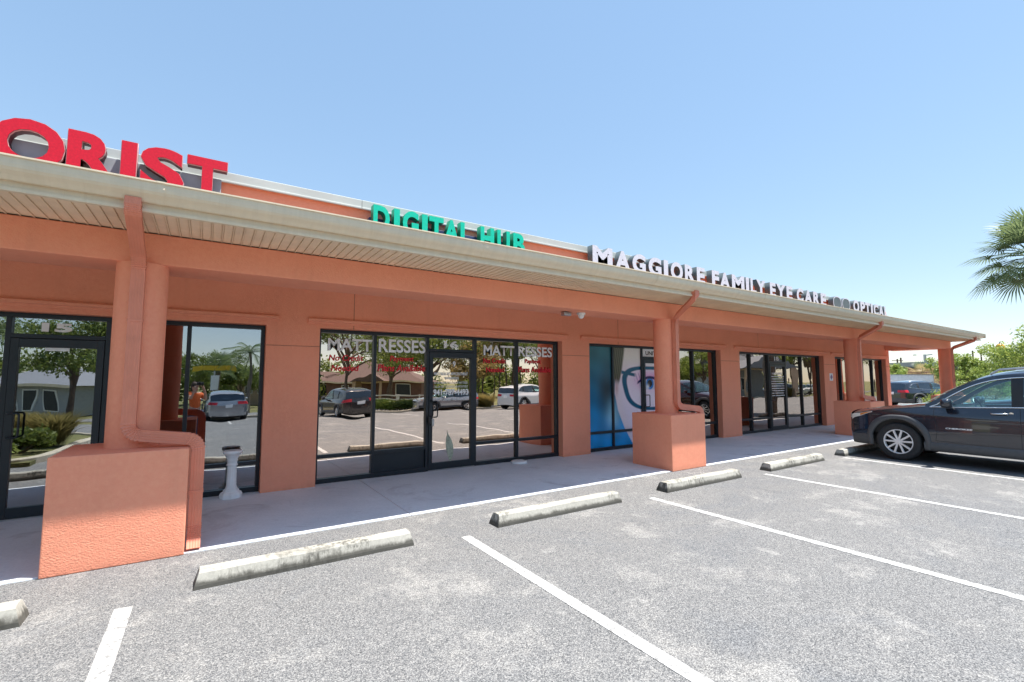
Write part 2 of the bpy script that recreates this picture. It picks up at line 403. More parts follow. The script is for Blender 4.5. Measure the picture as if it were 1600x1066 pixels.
# ================================================================== BUILDING
WY, GY = 7.65, 7.85            # wall face, glass line
X0, X1 = -10, 23.92
HZ = 2.43                       # head of the openings
bld = thing('strip_mall', (7, 7.65, 0), 'long coral stucco shop building with a columned walkway and cream gutter', 'building')
UNITS = [('15', [-4.9, -3.95, -2.95, -1.98, -1.08, -.23, .70]), ('16', [1.44, 2.35, 3.30, 4.27, 5.23, 6.28]),
         ('17', [7.05, 7.92, 8.92, 9.92, 10.93, 11.96]), ('18', [12.88, 13.70, 14.72, 15.76, 16.80, 18.06]),
         ('19', [18.93, 19.75, 20.7, 21.7, 22.6, 23.55])]
op = [(u[1][0], u[1][-1]) for u in UNITS]
wl = MB(); edges = [X0]+[e for o_ in op for e in o_]+[X1]
for i in range(0, len(edges), 2): wl.box(edges[i], edges[i+1], WY, 8.0, 0, HZ)
wl.box(X0, X1, WY, 8.0, HZ, 4.45)
wl.box(X0, X1, 20, 20.2, 0, 4.45); wl.box(X1-.2, X1, 8.0, 20, 0, 4.45); wl.box(X0, X0+.2, 8.0, 20, 0, 4.45)
wall = wl.build('wall', 'stucco', bld)
for x in (1.95, 7.95, 13.9, 19.9): jt = MB(); jt.box(x-.006, x+.006, WY-.002, WY, HZ, 3.1); jt.build('control_joint', 'groove', wall)
for a, b in zip([X0]+[o_[1] for o_ in op], [o_[0] for o_ in op]+[X1]):
    jt = MB(); jt.box(a, b, WY-.002, WY, 2.13, 2.142); jt.build('control_joint', 'groove', wall)
# interior
rm = MB(); rm.box(X0+.2, X1-.2, 12.5, 12.6, .02, 3.0); rm.box(X0+.2, X1-.2, 8.05, 12.5, 3.0, 3.05)
for x in (1.07, 6.66, 12.42, 18.5): rm.box(x-.06, x+.06, 8.02, 12.5, .02, 3.0)
rm.build('interior_wall', 'room', bld)
rm = MB(); rm.box(X0+.2, X1-.2, 7.95, 12.5, .0, .02); rm.build('interior_floor', 'carpet', bld)
# parapet, coping, roof
px1 = 23.2
pp = MB(); pp.box(X0, px1, 7.6, 7.85, 3.4, 4.42); pp.box(px1-.25, px1, 7.85, 20, 3.4, 4.42)
par = pp.build('parapet', 'stucco', bld)
cp = MB()
for k in range(11):
    a = X0+k*3.0; b = min(a+2.997, px1+.06); cp.box(a, b, 7.54, 7.95, 4.42, 4.56); cp.box(a, b, 7.53, 7.545, 4.405, 4.44)
cp.box(px1-.3, px1+.06, 7.951, 20, 4.42, 4.56)
cp.build('coping', 'coping', par, bevel=.008)
EY, EZ, SL = 4.96, 3.25, .28        # eave
pit = .30
def tile_z(x): 
    u = ((x/pit) % 1.0); return .065*math.sqrt(max(0, 1-(2*u/.62-1)**2)) if u < .62 else -.012
rows = []; nrow = 9
rf = MB(); xx = np.arange(X0, 24.6, .025)
for k in range(nrow):
    y0, y1 = EY+k*.32-.02, EY+(k+1)*.32+.02
    if y0 > 7.6: break
    y1 = min(y1, 7.6)
    ra = [(x, y0, EZ+.02+(y0-EY)*SL+tile_z(x)+.02) for x in xx]; rb = [(x, y1, EZ+.02+(y1-EY)*SL+tile_z(x)*.85) for x in xx]
    rc = [(x, y0, EZ-.0+(y0-EY)*SL) for x in xx]
    lim = lambda r, kk: [p for p in r]
    rf.grid([rc, ra, rb], True)
roof = rf.build('roof', 'tile', bld, recalc=False)
hp = MB(); hp.add([(24.62, 4.95, EZ+.04), (24.62, 9.5, EZ+.04), (23.2, 9.5, EZ+.45), (23.2, 6.6, EZ+.45)], [(0, 1, 2, 3)])
hp.build('hip_roof', 'tile', roof)
dk = MB(); dk.box(X0, 24.4, 4.97, 7.6, 3.10, 3.16)
# soffit boards with ribs
sf = MB(); x = X0
while x < 24.5:
    sf.box(x, x+.070, 5.02, 5.80, 3.108, 3.125); sf.box(x+.070, x+.075, 5.02, 5.80, 3.118, 3.128)
    sf.box(x+.075, x+.085, 5.02, 5.80, 3.098, 3.125); sf.box(x+.085, x+.090, 5.02, 5.80, 3.118, 3.128); x += .090
sf.build('soffit', 'soffit', bld)
dk = MB(); dk.box(X0, 24.58, 5.03, 7.62, 3.13, 3.2); dk.build('roof_deck', 'cream', bld)
ce = MB(); ce.box(X0, 24.3, 6.42, 7.65, 3.10, 3.127); ce.build('walkway_ceiling', 'soffit', bld)
fa = MB(); fa.box(X0, 24.62, 4.99, 5.02, 3.075, 3.30); fa.box(24.42, 24.62, 5.02, 9.5, 3.075, 3.30); fa.box(X0, 24.62, 4.975, 4.99, 3.075, 3.105)
fa.build('fascia', 'cream', bld, bevel=.003)
gp = [(0, 0), (-.03, -.0), (-.045, .015), (-.06, .03), (-.095, .055), (-.11, .075), (-.115, .10), (-.115, .15), (-.128, .152), (-.128, .165), (-.10, .165), (-.10, .158), (-.108, .155), (-.108, .08), (-.06, .04), (-.03, .012), (0, .012)]
gt = MB()
for k in range(11):
    a = X0+k*3.2; b = min(a+3.198, 24.62)
    gt.prism([(4.975+p[0], 3.153+p[1]) for p in gp], 'x', a, b)
    gt.prism([(4.973+p[0]*1.03, 3.150+p[1]*1.02) for p in gp], 'x', a-.03, a+.03)
gut = gt.build('gutter', 'cream', bld)
gt = MB(); gt.box(24.62, 24.632, 4.845, 4.975, 3.165, 3.32); gt.box(24.625, 24.73, 4.975, 9.5, 3.175, 3.315); gt.build('end_cap', 'cream', gut)
# beams
bm_ = MB(); bm_.box(X0, 24.42, 5.80, 6.42, 2.79, 3.10); beam = bm_.build('beam', 'stucco', bld, bevel=.012)
bm_ = MB(); bm_.box(23.5, 24.40, 6.43, 7.64, 2.79, 3.10); bm_.build('beam', 'stucco', bld, bevel=.012)
# columns and bases
CX = [-8.67, -.59, 7.47, 15.90, 24.25]
BX = [-8.67, -.60, 7.44, 15.98, 24.3]
CR, CY = .213, 5.95
for cx_, bx_ in zip(CX, BX):
    bs = MB(); bs.box(bx_-.49, bx_+.49, 5.44, 6.36, 0, .985); b_ = bs.build('column_base', 'stucco', bld, bevel=.010)
    c_ = MB(); c_.lathe([(CR, .98), (CR, 2.79)], (cx_, CY, 0), 48, cap=True); c_.build('column', 'stucco', bld)
# downspouts
def downspout(x, xt, full):
    yf = CY-CR-.045; g = MB()
    if full: pts = [(xt, 4.95, 3.17), (xt, 4.95, 3.07), (x, yf, 2.80), (x, yf, 1.12), (x+.56, yf-.10, 1.05), (x+.56, yf-.10, .16), (x+.56, yf-.19, .02)]
    else: pts = [(xt, 4.95, 3.17), (xt, 4.95, 3.07), (x, yf, 2.80), (x, yf, 1.12), (x+.62, yf-.06, 1.05), (x+.62, yf-.06, .10)]
    P, bd = smoothpath(pts, .11, 15); ww, hh = .055, .038; pr = []
    for (ax, ay), (bx, by), m in [((-ww, -hh), (ww, -hh), 5), ((ww, -hh), (ww, hh), 3), ((ww, hh), (-ww, hh), 5), ((-ww, hh), (-ww, -hh), 3)]:
        for k in range(m*2):
            t = k/(m*2); px_, py_ = ax+(bx-ax)*t, ay+(by-ay)*t; s_ = .94 if k % 2 == 0 and 0 < k else 1.0
            if abs(ay-by) < 1e-6: py_ *= s_
            else: px_ *= (.97 if s_ < 1 else 1)
            pr.append((px_, py_))
    sc = [1.0]*len(P); c = 0
    for k, b in enumerate(bd):
        if b: c += 1; sc[k] = 1.08 if c % 2 else .93
    rows = []; n = len(P); wd = Vector((-1, 0, 0))
    for k, p in enumerate(P):
        t = (P[min(k+1, n-1)]-P[max(k-1, 0)]).normalized()
        w_ = wd-t*wd.dot(t)
        # turn the wide side with the run, always in the wall plane
        if abs(t.x) > .3: w_ = Vector((t.z, 0, -t.x)); w_ = w_ if w_.dot(wd) > 0 else -w_
        wd = w_.normalized(); nn = wd.cross(t).normalized(); rows.append([tuple(p+wd*a*sc[k]+nn*b*sc[k]) for a, b in pr])
    g.grid(rows, False, True); g.add(rows[0], [tuple(range(len(pr)))]); g.add(rows[-1], [tuple(range(len(pr)))])
    d = g.build('downspout', 'ds', bld)
    for z in (2.2, .55) if full else (2.2,):
        xx_ = x if z > 1.2 else x+.56; yy = yf if z > 1.2 else yf-.10; st = MB()
        st.box(xx_-.060, xx_+.060, yy-.043, yy+.043, z-.012, z+.012); st.build('strap', 'ds', d, bevel=.003)
for x_, xt_, f_ in ((-8.7, -8.7, 1), (-.60, -.585, 1), (7.46, 7.06, 0), (15.66, 15.1, 0), (24.02, 23.75, 0)): downspout(x_, xt_, f_)
# trims above the windows
for a, b in [(-5.1, .86), (1.26, 6.42), (6.78, 12.2), (12.6, 18.3), (18.6, 23.7)]:
    tr = MB(); tr.prism([(WY, 2.488), (WY-.022, 2.488), (WY-.026, 2.520), (WY-.055, 2.524), (WY-.060, 2.560), (WY-.050, 2.572), (WY, 2.572)], 'x', a, b)
    tr.build('window_trim', 'stucco', bld, bevel=.004)
# ---- storefronts
F = .05
TILT = .0052                   # the glass sits slightly out of plumb
def tilt_pane(a, b, y, z0, z1, gl, parent):
    zc_ = (z0+z1)/2; p = MB(); P = lambda x, z, o: (x, y+o+(z-zc_)*TILT, z)
    p.add([P(a, z0, -.003), P(b, z0, -.003), P(b, z1, -.003), P(a, z1, -.003), P(a, z0, .003), P(b, z0, .003), P(b, z1, .003), P(a, z1, .003)],
          [(0, 1, 2, 3), (4, 7, 6, 5), (0, 4, 5, 1), (1, 5, 6, 2), (2, 6, 7, 3), (3, 7, 4, 0)])
    return p.build('pane', gl, parent)
def storefront(no, xs, door_i, gl, sillbays):
    fr = MB(); y0, y1 = GY-.055, GY+.055
    fr.box(xs[0], xs[-1], y0-.002, y1, HZ-.055, HZ); fr.box(xs[0], xs[-1], y0-.004, y1, .012, .085)
    for i, x in enumerate(xs):
        k = F/2 if 0 < i < len(xs)-1 else F
        a = x if i == 0 else x-k if i == len(xs)-1 else x-k
        fr.box(a, a+F, y0, y1, .085, HZ-.055)
    for i in sillbays: fr.box(xs[i]+F*.5, xs[i+1]-F*.5, y0+.002, y1, .395, .45)
    frame = fr.build('storefront_frame', 'frame', bld, bevel=.003)
    for i in range(len(xs)-1):
        a, b = xs[i]+F*.5, xs[i+1]-F*.5
        if i == door_i: continue
        for z0, z1 in ((.085, .395), (.45, HZ-.055)):
            if no == '16' and i == 1 and z0 < .1:
                q = MB(); q.box(a, b, GY-.012, GY+.012, z0, z1); q.build('kick_panel', 'frame', frame); continue
            tilt_pane(a, b, GY, z0, z1, gl, frame)
    a, b = xs[door_i]+F*.5, xs[door_i+1]-F*.5
    d = MB(); d.box(a, b, y0-.003, y1, 2.13, 2.18)
    d.box(a+.004, a+.075, y0-.012, y1-.03, .03, 2.125); d.box(b-.075, b-.004, y0-.012, y1-.03, .03, 2.125)
    d.box(a+.075, b-.075, y0-.010, y1-.03, 2.02, 2.123); d.box(a+.075, b-.075, y0-.010, y1-.03, .032, .15)
    dr = d.build('door', 'frame', bld, bevel=.003)
    tilt_pane(a+.075, b-.075, GY-.026, .15, 2.02, gl, dr)
    tilt_pane(a, b, GY, 2.18, HZ-.055, gl, dr)
    h = MB(); hx = a+.04; yh = y0-.012
    P, _ = smoothpath([(hx, yh, 1.24), (hx, yh-.06, 1.24), (hx+.10, yh-.06, 1.24), (hx+.10, yh-.06, .96), (hx, yh-.06, .96), (hx, yh, .96)], .03, 5)
    h.tube(P, .011, 10, upv=(.3, .5, .8)); h.build('handle', 'frame', dr)
    th = MB(); th.box(a, b, y0-.03, y1, .012, .028); th.build('threshold', 'steel', dr)
    return frame, dr, (a, b)
fr15, dr15, ab15 = storefront('15', UNITS[0][1], 3, 'glass_clear', [0, 1, 2, 4, 5])
fr16, dr16, ab16 = storefront('16', UNITS[1][1], 2, 'glass_bronze', [0, 1, 3, 4])
fr17, dr17, ab17 = storefront('17', UNITS[2][1], 2, 'glass_dark', [0, 1, 3, 4])
fr18, dr18, ab18 = storefront('18', UNITS[3][1], 2, 'glass_dark', [0, 1, 3, 4])
fr19, dr19, ab19 = storefront('19', UNITS[4][1], 2, 'glass_dark', [0, 1, 3, 4])
LY = GY-.013
decal('15', -1.71, -1.43, 2.215, 2.325, LY, 'vinyl', dr15, bold=.05)
decal('16', 3.63, 3.92, 2.205, 2.34, LY, 'vinyl', dr16, bold=.03)
decal('18', 15.14, 15.42, 2.205, 2.34, LY, 'vinyl', dr18, bold=.03)
p = MB(); p.box(ab17[0], ab17[1], LY-.002, LY, 2.182, 2.372)
p.build('number_panel', 'vinyl', dr17)
decal('UNIT', 9.09, 9.47, 2.22, 2.32, LY-.004, 'blacktext', dr17, bold=.03)
decal('17', 9.58, 9.74, 2.22, 2.32, LY-.004, 'blacktext', dr17, bold=.03)
p = MB(); p.box(-1.66, -1.44, GY-.040, GY-.035, 1.98, 2.02); p.build('sticker', 'vinyl', dr15)
for x0, dx in ((0, 0), (1, 0)):
    if x0 == 0: A = (1.60, 2.31, 2.42, 3.27); lines = [('No Credit', 1.62, 2.17, 1.93, 2.03), ('Needed', 1.66, 2.10, 1.765, 1.865), ('Payment', 2.62, 3.05, 1.915, 2.035), ('Plans Available', 2.41, 3.27, 1.765, 1.885)]
    else: A = (4.47, 5.19, 5.285, 6.15); lines = [('No Credit', 4.47, 4.98, 1.94, 2.04), ('Needed', 4.53, 4.95, 1.765, 1.865), ('Payment', 5.45, 5.86, 1.925, 2.045), ('Plans Available', 5.28, 6.13, 1.765, 1.885)]
    decal('MATT', A[0], A[1], 2.095, 2.295, LY, 'vinyl', fr16, bold=.022)
    decal('RESSES', A[2], A[3], 2.09, 2.32 if x0 == 0 else 2.30, LY, 'vinyl', fr16, bold=.022)
    for t_, a, b, c, d_ in lines: decal(t_, a, b, c, d_, LY, 'redvinyl', fr16, bold=.022, shear=.15 if x0 == 0 else 0)
DY = GY-.037
for t_, a, b, c, d_, bo in [('9', 3.80, 3.86, 1.86, 1.96, .02), ('MATTRESS BY APPOINTMENT', 3.43, 4.12, 1.70, 1.755, .02), ('WAREHOUSE', 3.64, 3.93, 1.625, 1.675, .02),
                        ('IN THE MARKET FOR A NEW MATTRESS?', 3.43, 4.12, 1.545, 1.585, .0), ('CALL OR TEXT TO SCHEDULE AN APPOINTMENT', 3.43, 4.12, 1.475, 1.515, .0),
                        ('941-787-4493', 3.42, 4.13, 1.335, 1.45, .035), ('SAME DAY DELIVERY AND FINANCING', 3.41, 4.12, 1.24, 1.29, .0)]:
    decal(t_, a, b, c, d_, DY, 'vinyl', dr16, bold=bo)
lf = MB(); n_ = 14; L = []; Rr = []
for k in range(n_+1):
    t = k/n_; z = .70-.58*t; c_ = 3.70+.07*t+.02*math.sin(t*3); wd = .085*math.sin(math.pi*min(1, max(0, (t-.06)/.94))**1.0)*(.6 if t < .2 else 1)+.004
    L.append((c_-wd*.8, DY, z)); Rr.append((c_+wd*.8, DY, z))
lf.grid([L, Rr], False); lf.build('leaf_decal', simple('etched_film', (.42, .44, .33), .7, 0, .3, 30), dr16)
lk = MB(); lk.box(3.30, 3.36, GY-.13, GY-.07, .84, .97); lk.build('lock_body', 'black', dr16, bevel=.012)
lk = MB(); lk.box(3.365, 3.41, GY-.125, GY-.075, .80, .93); lk.build('lock_box', 'steel', dr16, bevel=.01)
a_, b_ = ab18
decal('MAGGIORE', a_+.18, b_-.2, 1.76, 1.83, DY, 'vinyl', dr18)
decal('8', a_+.38, a_+.44, 1.92, 2.0, DY, 'vinyl', dr18)
for k in range(9):
    z = 1.70-k*.075; x = a_+.12+rnd.random()*.05; tx = MB()
    while x < b_-.12:
        q = .03+rnd.random()*.06; tx.box(x, min(x+q, b_-.1), DY-.001, DY, z-.014, z+.016); x += q+.018
    tx.build('small_print', 'vinyl', dr18)
# ---- photographic window wrap on unit 17 (flat printed picture: left bays and door)
def sm(a, b, x): t = np.clip((x-a)/(b-a+1e-9), 0, 1); return t*t*(3-2*t)
def wrap_color(X, Z):
    rs = np.random.RandomState(5)
    c = np.zeros(X.shape+(3,))
    t = sm(2.4, .3, Z)[..., None]
    c[:] = np.array([.02, .17, .22])*(1-t)+np.array([.0, .34, .80])*t
    dk = np.exp(-(((X-7.75)/.42)**2+((Z-1.35)/.62)**2))[..., None]
    c = c*(1-dk)+np.array([.03, .06, .08])*dk
    gl_ = np.exp(-(((X-7.95)/.22)**2+((Z-.78)/.30)**2))[..., None]
    c = c*(1-gl_*.75)+np.array([.45, .85, 1.0])*gl_*.75
    wv = (np.sin(X*9+Z*5)*np.sin(Z*7-X*4)*.5+.5)[..., None]; c = c*(.8+.35*wv)
    # face: skin region right of a cheek line
    edge = np.interp(Z, [0, .12, .5, .9, 1.3, 1.62, 1.75, 1.9, 2.15, 2.43], [8.66, 8.56, 8.30, 8.10, 8.00, 8.02, 8.14, 8.24, 8.28, 8.32])
    f = sm(-.02, .02, X-edge)[..., None]
    skin = np.array([.92, .80, .92])+0*c
    sh = sm(.35, 0, X-edge)[..., None]; skin = skin*(1-sh*.35)+np.array([.85, .70, .64])*sh*.35
    up_ = sm(1.75, 2.2, Z)[..., None]; skin = skin*(1-up_)+np.array([.90, .86, .80])*up_
    c = c*(1-f)+skin*f
    # hair over the temple
    h = (sm(.03, -.03, X-np.interp(Z, [1.5, 1.8, 2.1, 2.43], [8.14, 8.24, 8.30, 8.36]))*sm(7.86, 7.98, X)*sm(1.45, 1.66, Z+.25*(X-8.05)))[..., None]
    strand = (.5+.5*np.sin(X*90+Z*14))[..., None]
    c = c*(1-h)+(np.array([.05, .045, .025])+strand*np.array([.09, .085, .05]))*h
    ear = np.exp(-(((X-8.07)/.05)**2+((Z-1.42)/.16)**2))[..., None]; c = c*(1-ear*.6)+np.array([.55, .25, .24])*ear*.6
    # eye
    ex, ez = 9.20, 1.52
    mk = np.exp(-(((X-ex)/.46)**2+((Z-1.60)/.20)**2))[..., None]; c = c*(1-mk*.75)+np.array([.75, .12, .55])*mk*.75
    wh = sm(1.0, .9, ((X-ex)/.36)**2+((Z-ez+.03)/.13)**2)[..., None]; c = c*(1-wh)+np.array([.6, .62, .75])*wh
    ir = sm(1.0, .9, ((X-ex)/.14)**2+((Z-ez)/.15)**2)[..., None]; c = c*(1-ir)+np.array([.03, .20, .60])*ir
    pu = sm(1.0, .9, ((X-ex)/.09)**2+((Z-ez)/.09)**2)[..., None]; c = c*(1-pu)+np.array([.01, .01, .02])*pu
    hi = np.exp(-(((X-ex+.08)/.05)**2+((Z-ez+.08)/.06)**2))[..., None]; c = c*(1-hi)+np.array([.8, .85, .95])*hi
    lash = (sm(.045, .02, np.abs(Z-(1.52+.15*np.cos((X-ex)/.40*1.4))))*sm(.46, .38, np.abs(X-ex)))[..., None]; c = c*(1-lash)+np.array([.02, .01, .10])*lash
    ls2 = (sm(.5, .9, np.sin(X*60+Z*25))*sm(9.10, 9.0, X)*sm(8.62, 8.75, X)*sm(.15, .05, np.abs(Z-1.68)))[..., None]; c = c*(1-ls2*.5)+np.array([.05, .02, .25])*ls2*.5
    lip = np.exp(-(((X-8.75)/.35)**2+((Z-.42)/.06)**2))[..., None]; c = c*(1-lip*.5)+np.array([.6, .25, .35])*lip*.5
    # spectacle rim: superellipse ring
    def ring(cx_, cz_, a, b, t_, p=3.2):
        d = (np.abs((X-cx_)/a)**p+np.abs((Z-cz_)/b)**p)**(1/p); return sm(t_, t_*.6, np.abs(d-1)*min(a, b))
    slant = X+(Z-1.4)*.30
    def ring2(cx_, cz_, a, b, t_, p=3.0):
        d = (np.abs((slant-cx_)/a)**p+np.abs((Z-cz_)/b)**p)**(1/p); return sm(t_, t_*.6, np.abs(d-1)*min(a, b))
    r = ring2(9.30, 1.40, .93, .50, .052)[..., None]
    arm = (sm(.05, .03, np.abs(Z-(1.80-.15*(X-8.2))))*sm(8.20, 8.26, X)*sm(8.75, 8.65, X))[..., None]
    r = np.maximum(r, arm); c = c*(1-r)+np.array([.0, .10, .20])*r
    c *= (1+.05*(rs.rand(*X.shape)[..., None]-.5))
    return np.clip(c, 0, 1)
def wrapmat():
    t = NT('printed_window_film'); a = t.n('ShaderNodeVertexColor', layer_name='Col').outputs[0]
    t.bsdf(a, .25, 0, None, **{'Specular IOR Level': .4}); return t.m
M['wrap'] = wrapmat()
def wrap(x0, x1, z0, z1, y, parent):
    nx = max(4, int((x1-x0)/.012)); nz = max(4, int((z1-z0)/.012)); xs_ = np.linspace(x0, x1, nx); zs_ = np.linspace(z0, z1, nz)
    Xg, Zg = np.meshgrid(xs_, zs_); cc = wrap_color(Xg, Zg).reshape(-1, 3)
    g = MB(); g.grid([[(a, y, b) for a in xs_] for b in zs_], False); o = g.build('printed_film', 'wrap', parent, recalc=False)
    ca = o.data.color_attributes.new('Col', 'FLOAT_COLOR', 'POINT'); ca.data.foreach_set('color', np.hstack([cc, np.ones((len(cc), 1))]).ravel())
for i in (0, 1):
    xs_ = UNITS[2][1]; a, b = xs_[i]+.025, xs_[i+1]-.025
    wrap(a, b, .085, .395, GY-.014, fr17); wrap(a, b, .45, HZ-.055, GY-.014, fr17)
wrap(ab17[0]+.075, ab17[1]-.075, .15, 2.02, GY-.040, dr17)
# ---- signs above the eave
K = 7.3
def sign(name, label, cat, words, z0, z1, face, side, race, bold, depth, racez, racext, edge=None):
    t = thing(name, (words[0][1][0][0], K, z0), label, cat)
    for wd, ext in words:
        for ch, (a, b) in zip(wd, ext):
            ov = .01 if ch in 'OSGC' else 0
            bo = bold if ch != 'I' else bold
            channel(ch, a, b, z0-ov, z1+ov, K, depth, face, side, t, bo)
            if edge:
                o = channel(ch, a-.007, b+.007, z0-ov-.007, z1+ov+.007, K+.012, .03, edge, edge, t, bo+.004); o.name = 'trim_cap'
    r = MB(); r.box(racext[0], racext[1], K+depth+.012, 7.595, racez[0], racez[1]); r.build('raceway', race, t, bevel=.006)
    return t
sign('florist_sign', 'red raised letters ORIST with a grey raceway above the eave', 'shop sign',
     [('ORIST', [(-2.13, -1.52), (-1.5, -1.04), (-1.01, -0.86), (-0.82, -0.37), (-0.34, 0.11)])], 4.04, 4.60, 'redface', 'redside', 'greyrace', .038, .14, (4.17, 4.40), (-2.4, .05), 'rededge')
sign('digital_hub_sign', 'green raised letters DIGITAL HUB above the eave', 'shop sign',
     [('DIGITAL', [(2.12, 2.39), (2.46, 2.56), (2.61, 2.89), (2.95, 3.05), (3.08, 3.35), (3.36, 3.65), (3.68, 3.90)]), ('HUB', [(4.09, 4.38), (4.45, 4.73), (4.81, 5.08)])], 4.03, 4.44, 'greenface', 'greenside', 'blue', .042, .14, (4.13, 4.27), (2.1, 5.0))
ms = sign('eye_care_sign', 'white raised letters MAGGIORE FAMILY EYE CARE OPTICAL above the eave', 'shop sign',
     [('MAGGIORE', [(6.86, 7.46), (7.54, 8.03), (8.1, 8.55), (8.65, 9.11), (9.20, 9.36), (9.46, 9.93), (10.01, 10.42), (10.50, 10.84)]),
('FAMILY', [(11.15, 11.47), (11.50, 11.98), (12.07, 12.68), (12.76, 12.92), (13.0, 13.30), (13.31, 13.80)]), ('EYE', [(14.05, 14.38), (14.42, 14.95), (15.02, 15.38)]),
('CARE', [(15.65, 16.08), (16.15, 16.66), (16.75, 17.18), (17.27, 17.66)]), ('OPTICAL', [(19.80, 20.30), (20.42, 20.83), (20.84, 21.29), (21.37, 21.53), (21.62, 22.08), (22.1, 22.6), (22.66, 22.99)])], 4.09, 4.53, 'whiteface', 'greyside', 'stucco', .045, .16, (4.06, 4.14), (6.9, 22.3))
# spectacles emblem between the words
for cx_ in (18.50, 19.20):
    g = MB(); pr_ = [(cx_+.32*math.copysign(abs(math.cos(a))**.8, math.cos(a)), 4.30+.23*math.copysign(abs(math.sin(a))**.8, math.sin(a))) for a in np.linspace(0, 2*math.pi, 33)[:-1]]
    g.prism(pr_, 'y', K, K+.16); g.build('lens_letter', 'greyside', ms)
    g = MB(); pr2 = [(cx_+(p[0]-cx_)*1.0, p[1]) for p in pr_]
    rows = [[(p[0], K-.004, p[1]) for p in pr_], [(cx_+(p[0]-cx_)*.88, K-.004, 4.30+(p[1]-4.30)*.86) for p in pr_]]
    g.grid(rows, False, True); g.build('lens_rim', 'whiteface', ms)
# ---- small things on the building
t = thing('security_camera', (5.44, 6.1, 2.79), 'white dome security camera hanging under the beam beside a floodlight', 'camera')
g = MB(); g.lathe([(.075, 2.79), (.075, 2.765), (.06, 2.755)], (5.44, 6.1, 0), 24); g.build('base', 'white', t)
g = MB(); g.lathe([(.055, 2.755), (.053, 2.73), (.04, 2.705), (.018, 2.69), (.002, 2.687)], (5.44, 6.1, 0), 24); g.build('dome', 'white', t)
t = thing('wall_floodlight', (5.10, 6.1, 2.79), 'small grey floodlight under the beam left of the dome camera', 'light')
g = MB(); g.box(5.02, 5.18, 6.05, 6.15, 2.715, 2.775); g.build('housing', 'steel', t, bevel=.01)
g = MB(); g.tube([(5.10, 6.1, 2.79), (5.10, 6.1, 2.77)], .02); g.build('bracket', 'steel', t)
t = thing('accessible_sign', (18.55, 7.64, 1.7), 'small white sign with a purple diamond emblem on the pier right of door 18', 'sign')
g = MB(); g.box(18.43, 18.67, 7.638, 7.648, 1.56, 1.82); g.build('plate', 'vinyl', t, bevel=.003)
g = MB()
for dx, dz in ((0, .055), (0, -.055), (-.045, 0), (.045, 0)):
    g.prism([(18.55+dx+a, 1.69+dz+b) for a, b in ((-.036, 0), (0, -.042), (.036, 0), (0, .042))], 'y', 7.633, 7.638)
g.build('emblem', simple('purple_print', (.18, .04, .22), .6), t)
# pedestal
t = thing('pedestal_column', (.345, 7.62, .012), 'white plaster pedestal column standing by the florist window', 'pedestal')
px_, py_ = .345, 7.62
g = MB()
rows = []
for z, r in [(.12, .080), (.15, .070), (.18, .062), (.30, .060), (.45, .057), (.50, .057)]:
    row = []
    for k in range(48):
        a = 2*math.pi*k/48; fl = 1-.07*(.5+.5*math.cos(a*12)) if .15 < z < .52 else 1; row.append((px_+r*fl*math.cos(a), py_+r*fl*math.sin(a), z))
    rows.append(row)
g.grid(rows, True, True); g.build('shaft', 'plaster', t)
g = MB(); g.lathe([(.135, .012), (.140, .055), (.125, .085), (.098, .10), (.098, .115), (.078, .135)], (px_, py_, 0), 8, smooth=False); g.build('base', 'plaster', t, bevel=.004)
g = MB(); g.lathe([(.060, .44), (.070, .445), (.070, .46), (.060, .465), (.060, .50), (.070, .51), (.062, .53), (.075, .555), (.085, .58), (.10, .60), (.118, .61), (.118, .645), (.10, .652)], (px_, py_, 0), 32); g.build('capital', 'plaster', t)
g = MB(); vs = []
g.lathe([(.155, .012), (.165, .03), (.15, .048), (.12, .055)], (5.15, 7.62, 0), 28)
tag(g.build('stepping_stone', 'plaster', loc=(5.15, 7.62, .012)), 'round white plaster disc lying at the foot of the mattress shop window', 'stone disc')
# shop contents behind unit 15
t = thing('display_shelf', (-.55, 9.2, .02), 'dark flower shop shelf behind the florist window left of the pedestal', 'shelf')
g = MB()
for z in (.5, 1.0, 1.5, 2.0): g.box(-1.0, -.1, 9.0, 9.4, z, z+.03)
g.build('shelf_board', 'brown', t)
g = MB()
for x in (-1.0, -.13): g.box(x, x+.03, 9.0, 9.4, .02, 2.03)
g.build('upright', 'brown', t)
for k in range(9):
    x = -.9+.2*(k % 4)+rnd.random()*.05; z = [.53, 1.03, 1.53][k % 3]
    g = MB(); g.lathe([(.03, z), (.055, z+.06), (.05, z+.14), (.025, z+.18), (.03, z+.21)], (x, 9.2, 0), 16)
    tag(g.build('vase', ['plaster', 'box', 'steel', 'tile'][k % 4], loc=(x, 9.2, z)), 'small vase on the dark shelf behind the florist window', 'vase', 'vases on the florist shelf')
g = MB(); g.box(-.16, .28, 8.10, 8.14, .42, 1.10)
tag(g.build('display_board', simple('pale_board', (.45, .5, .5), .6, 0, .3, 4), loc=(.06, 8.1, .42)), 'pale printed board standing inside the florist window', 'board')
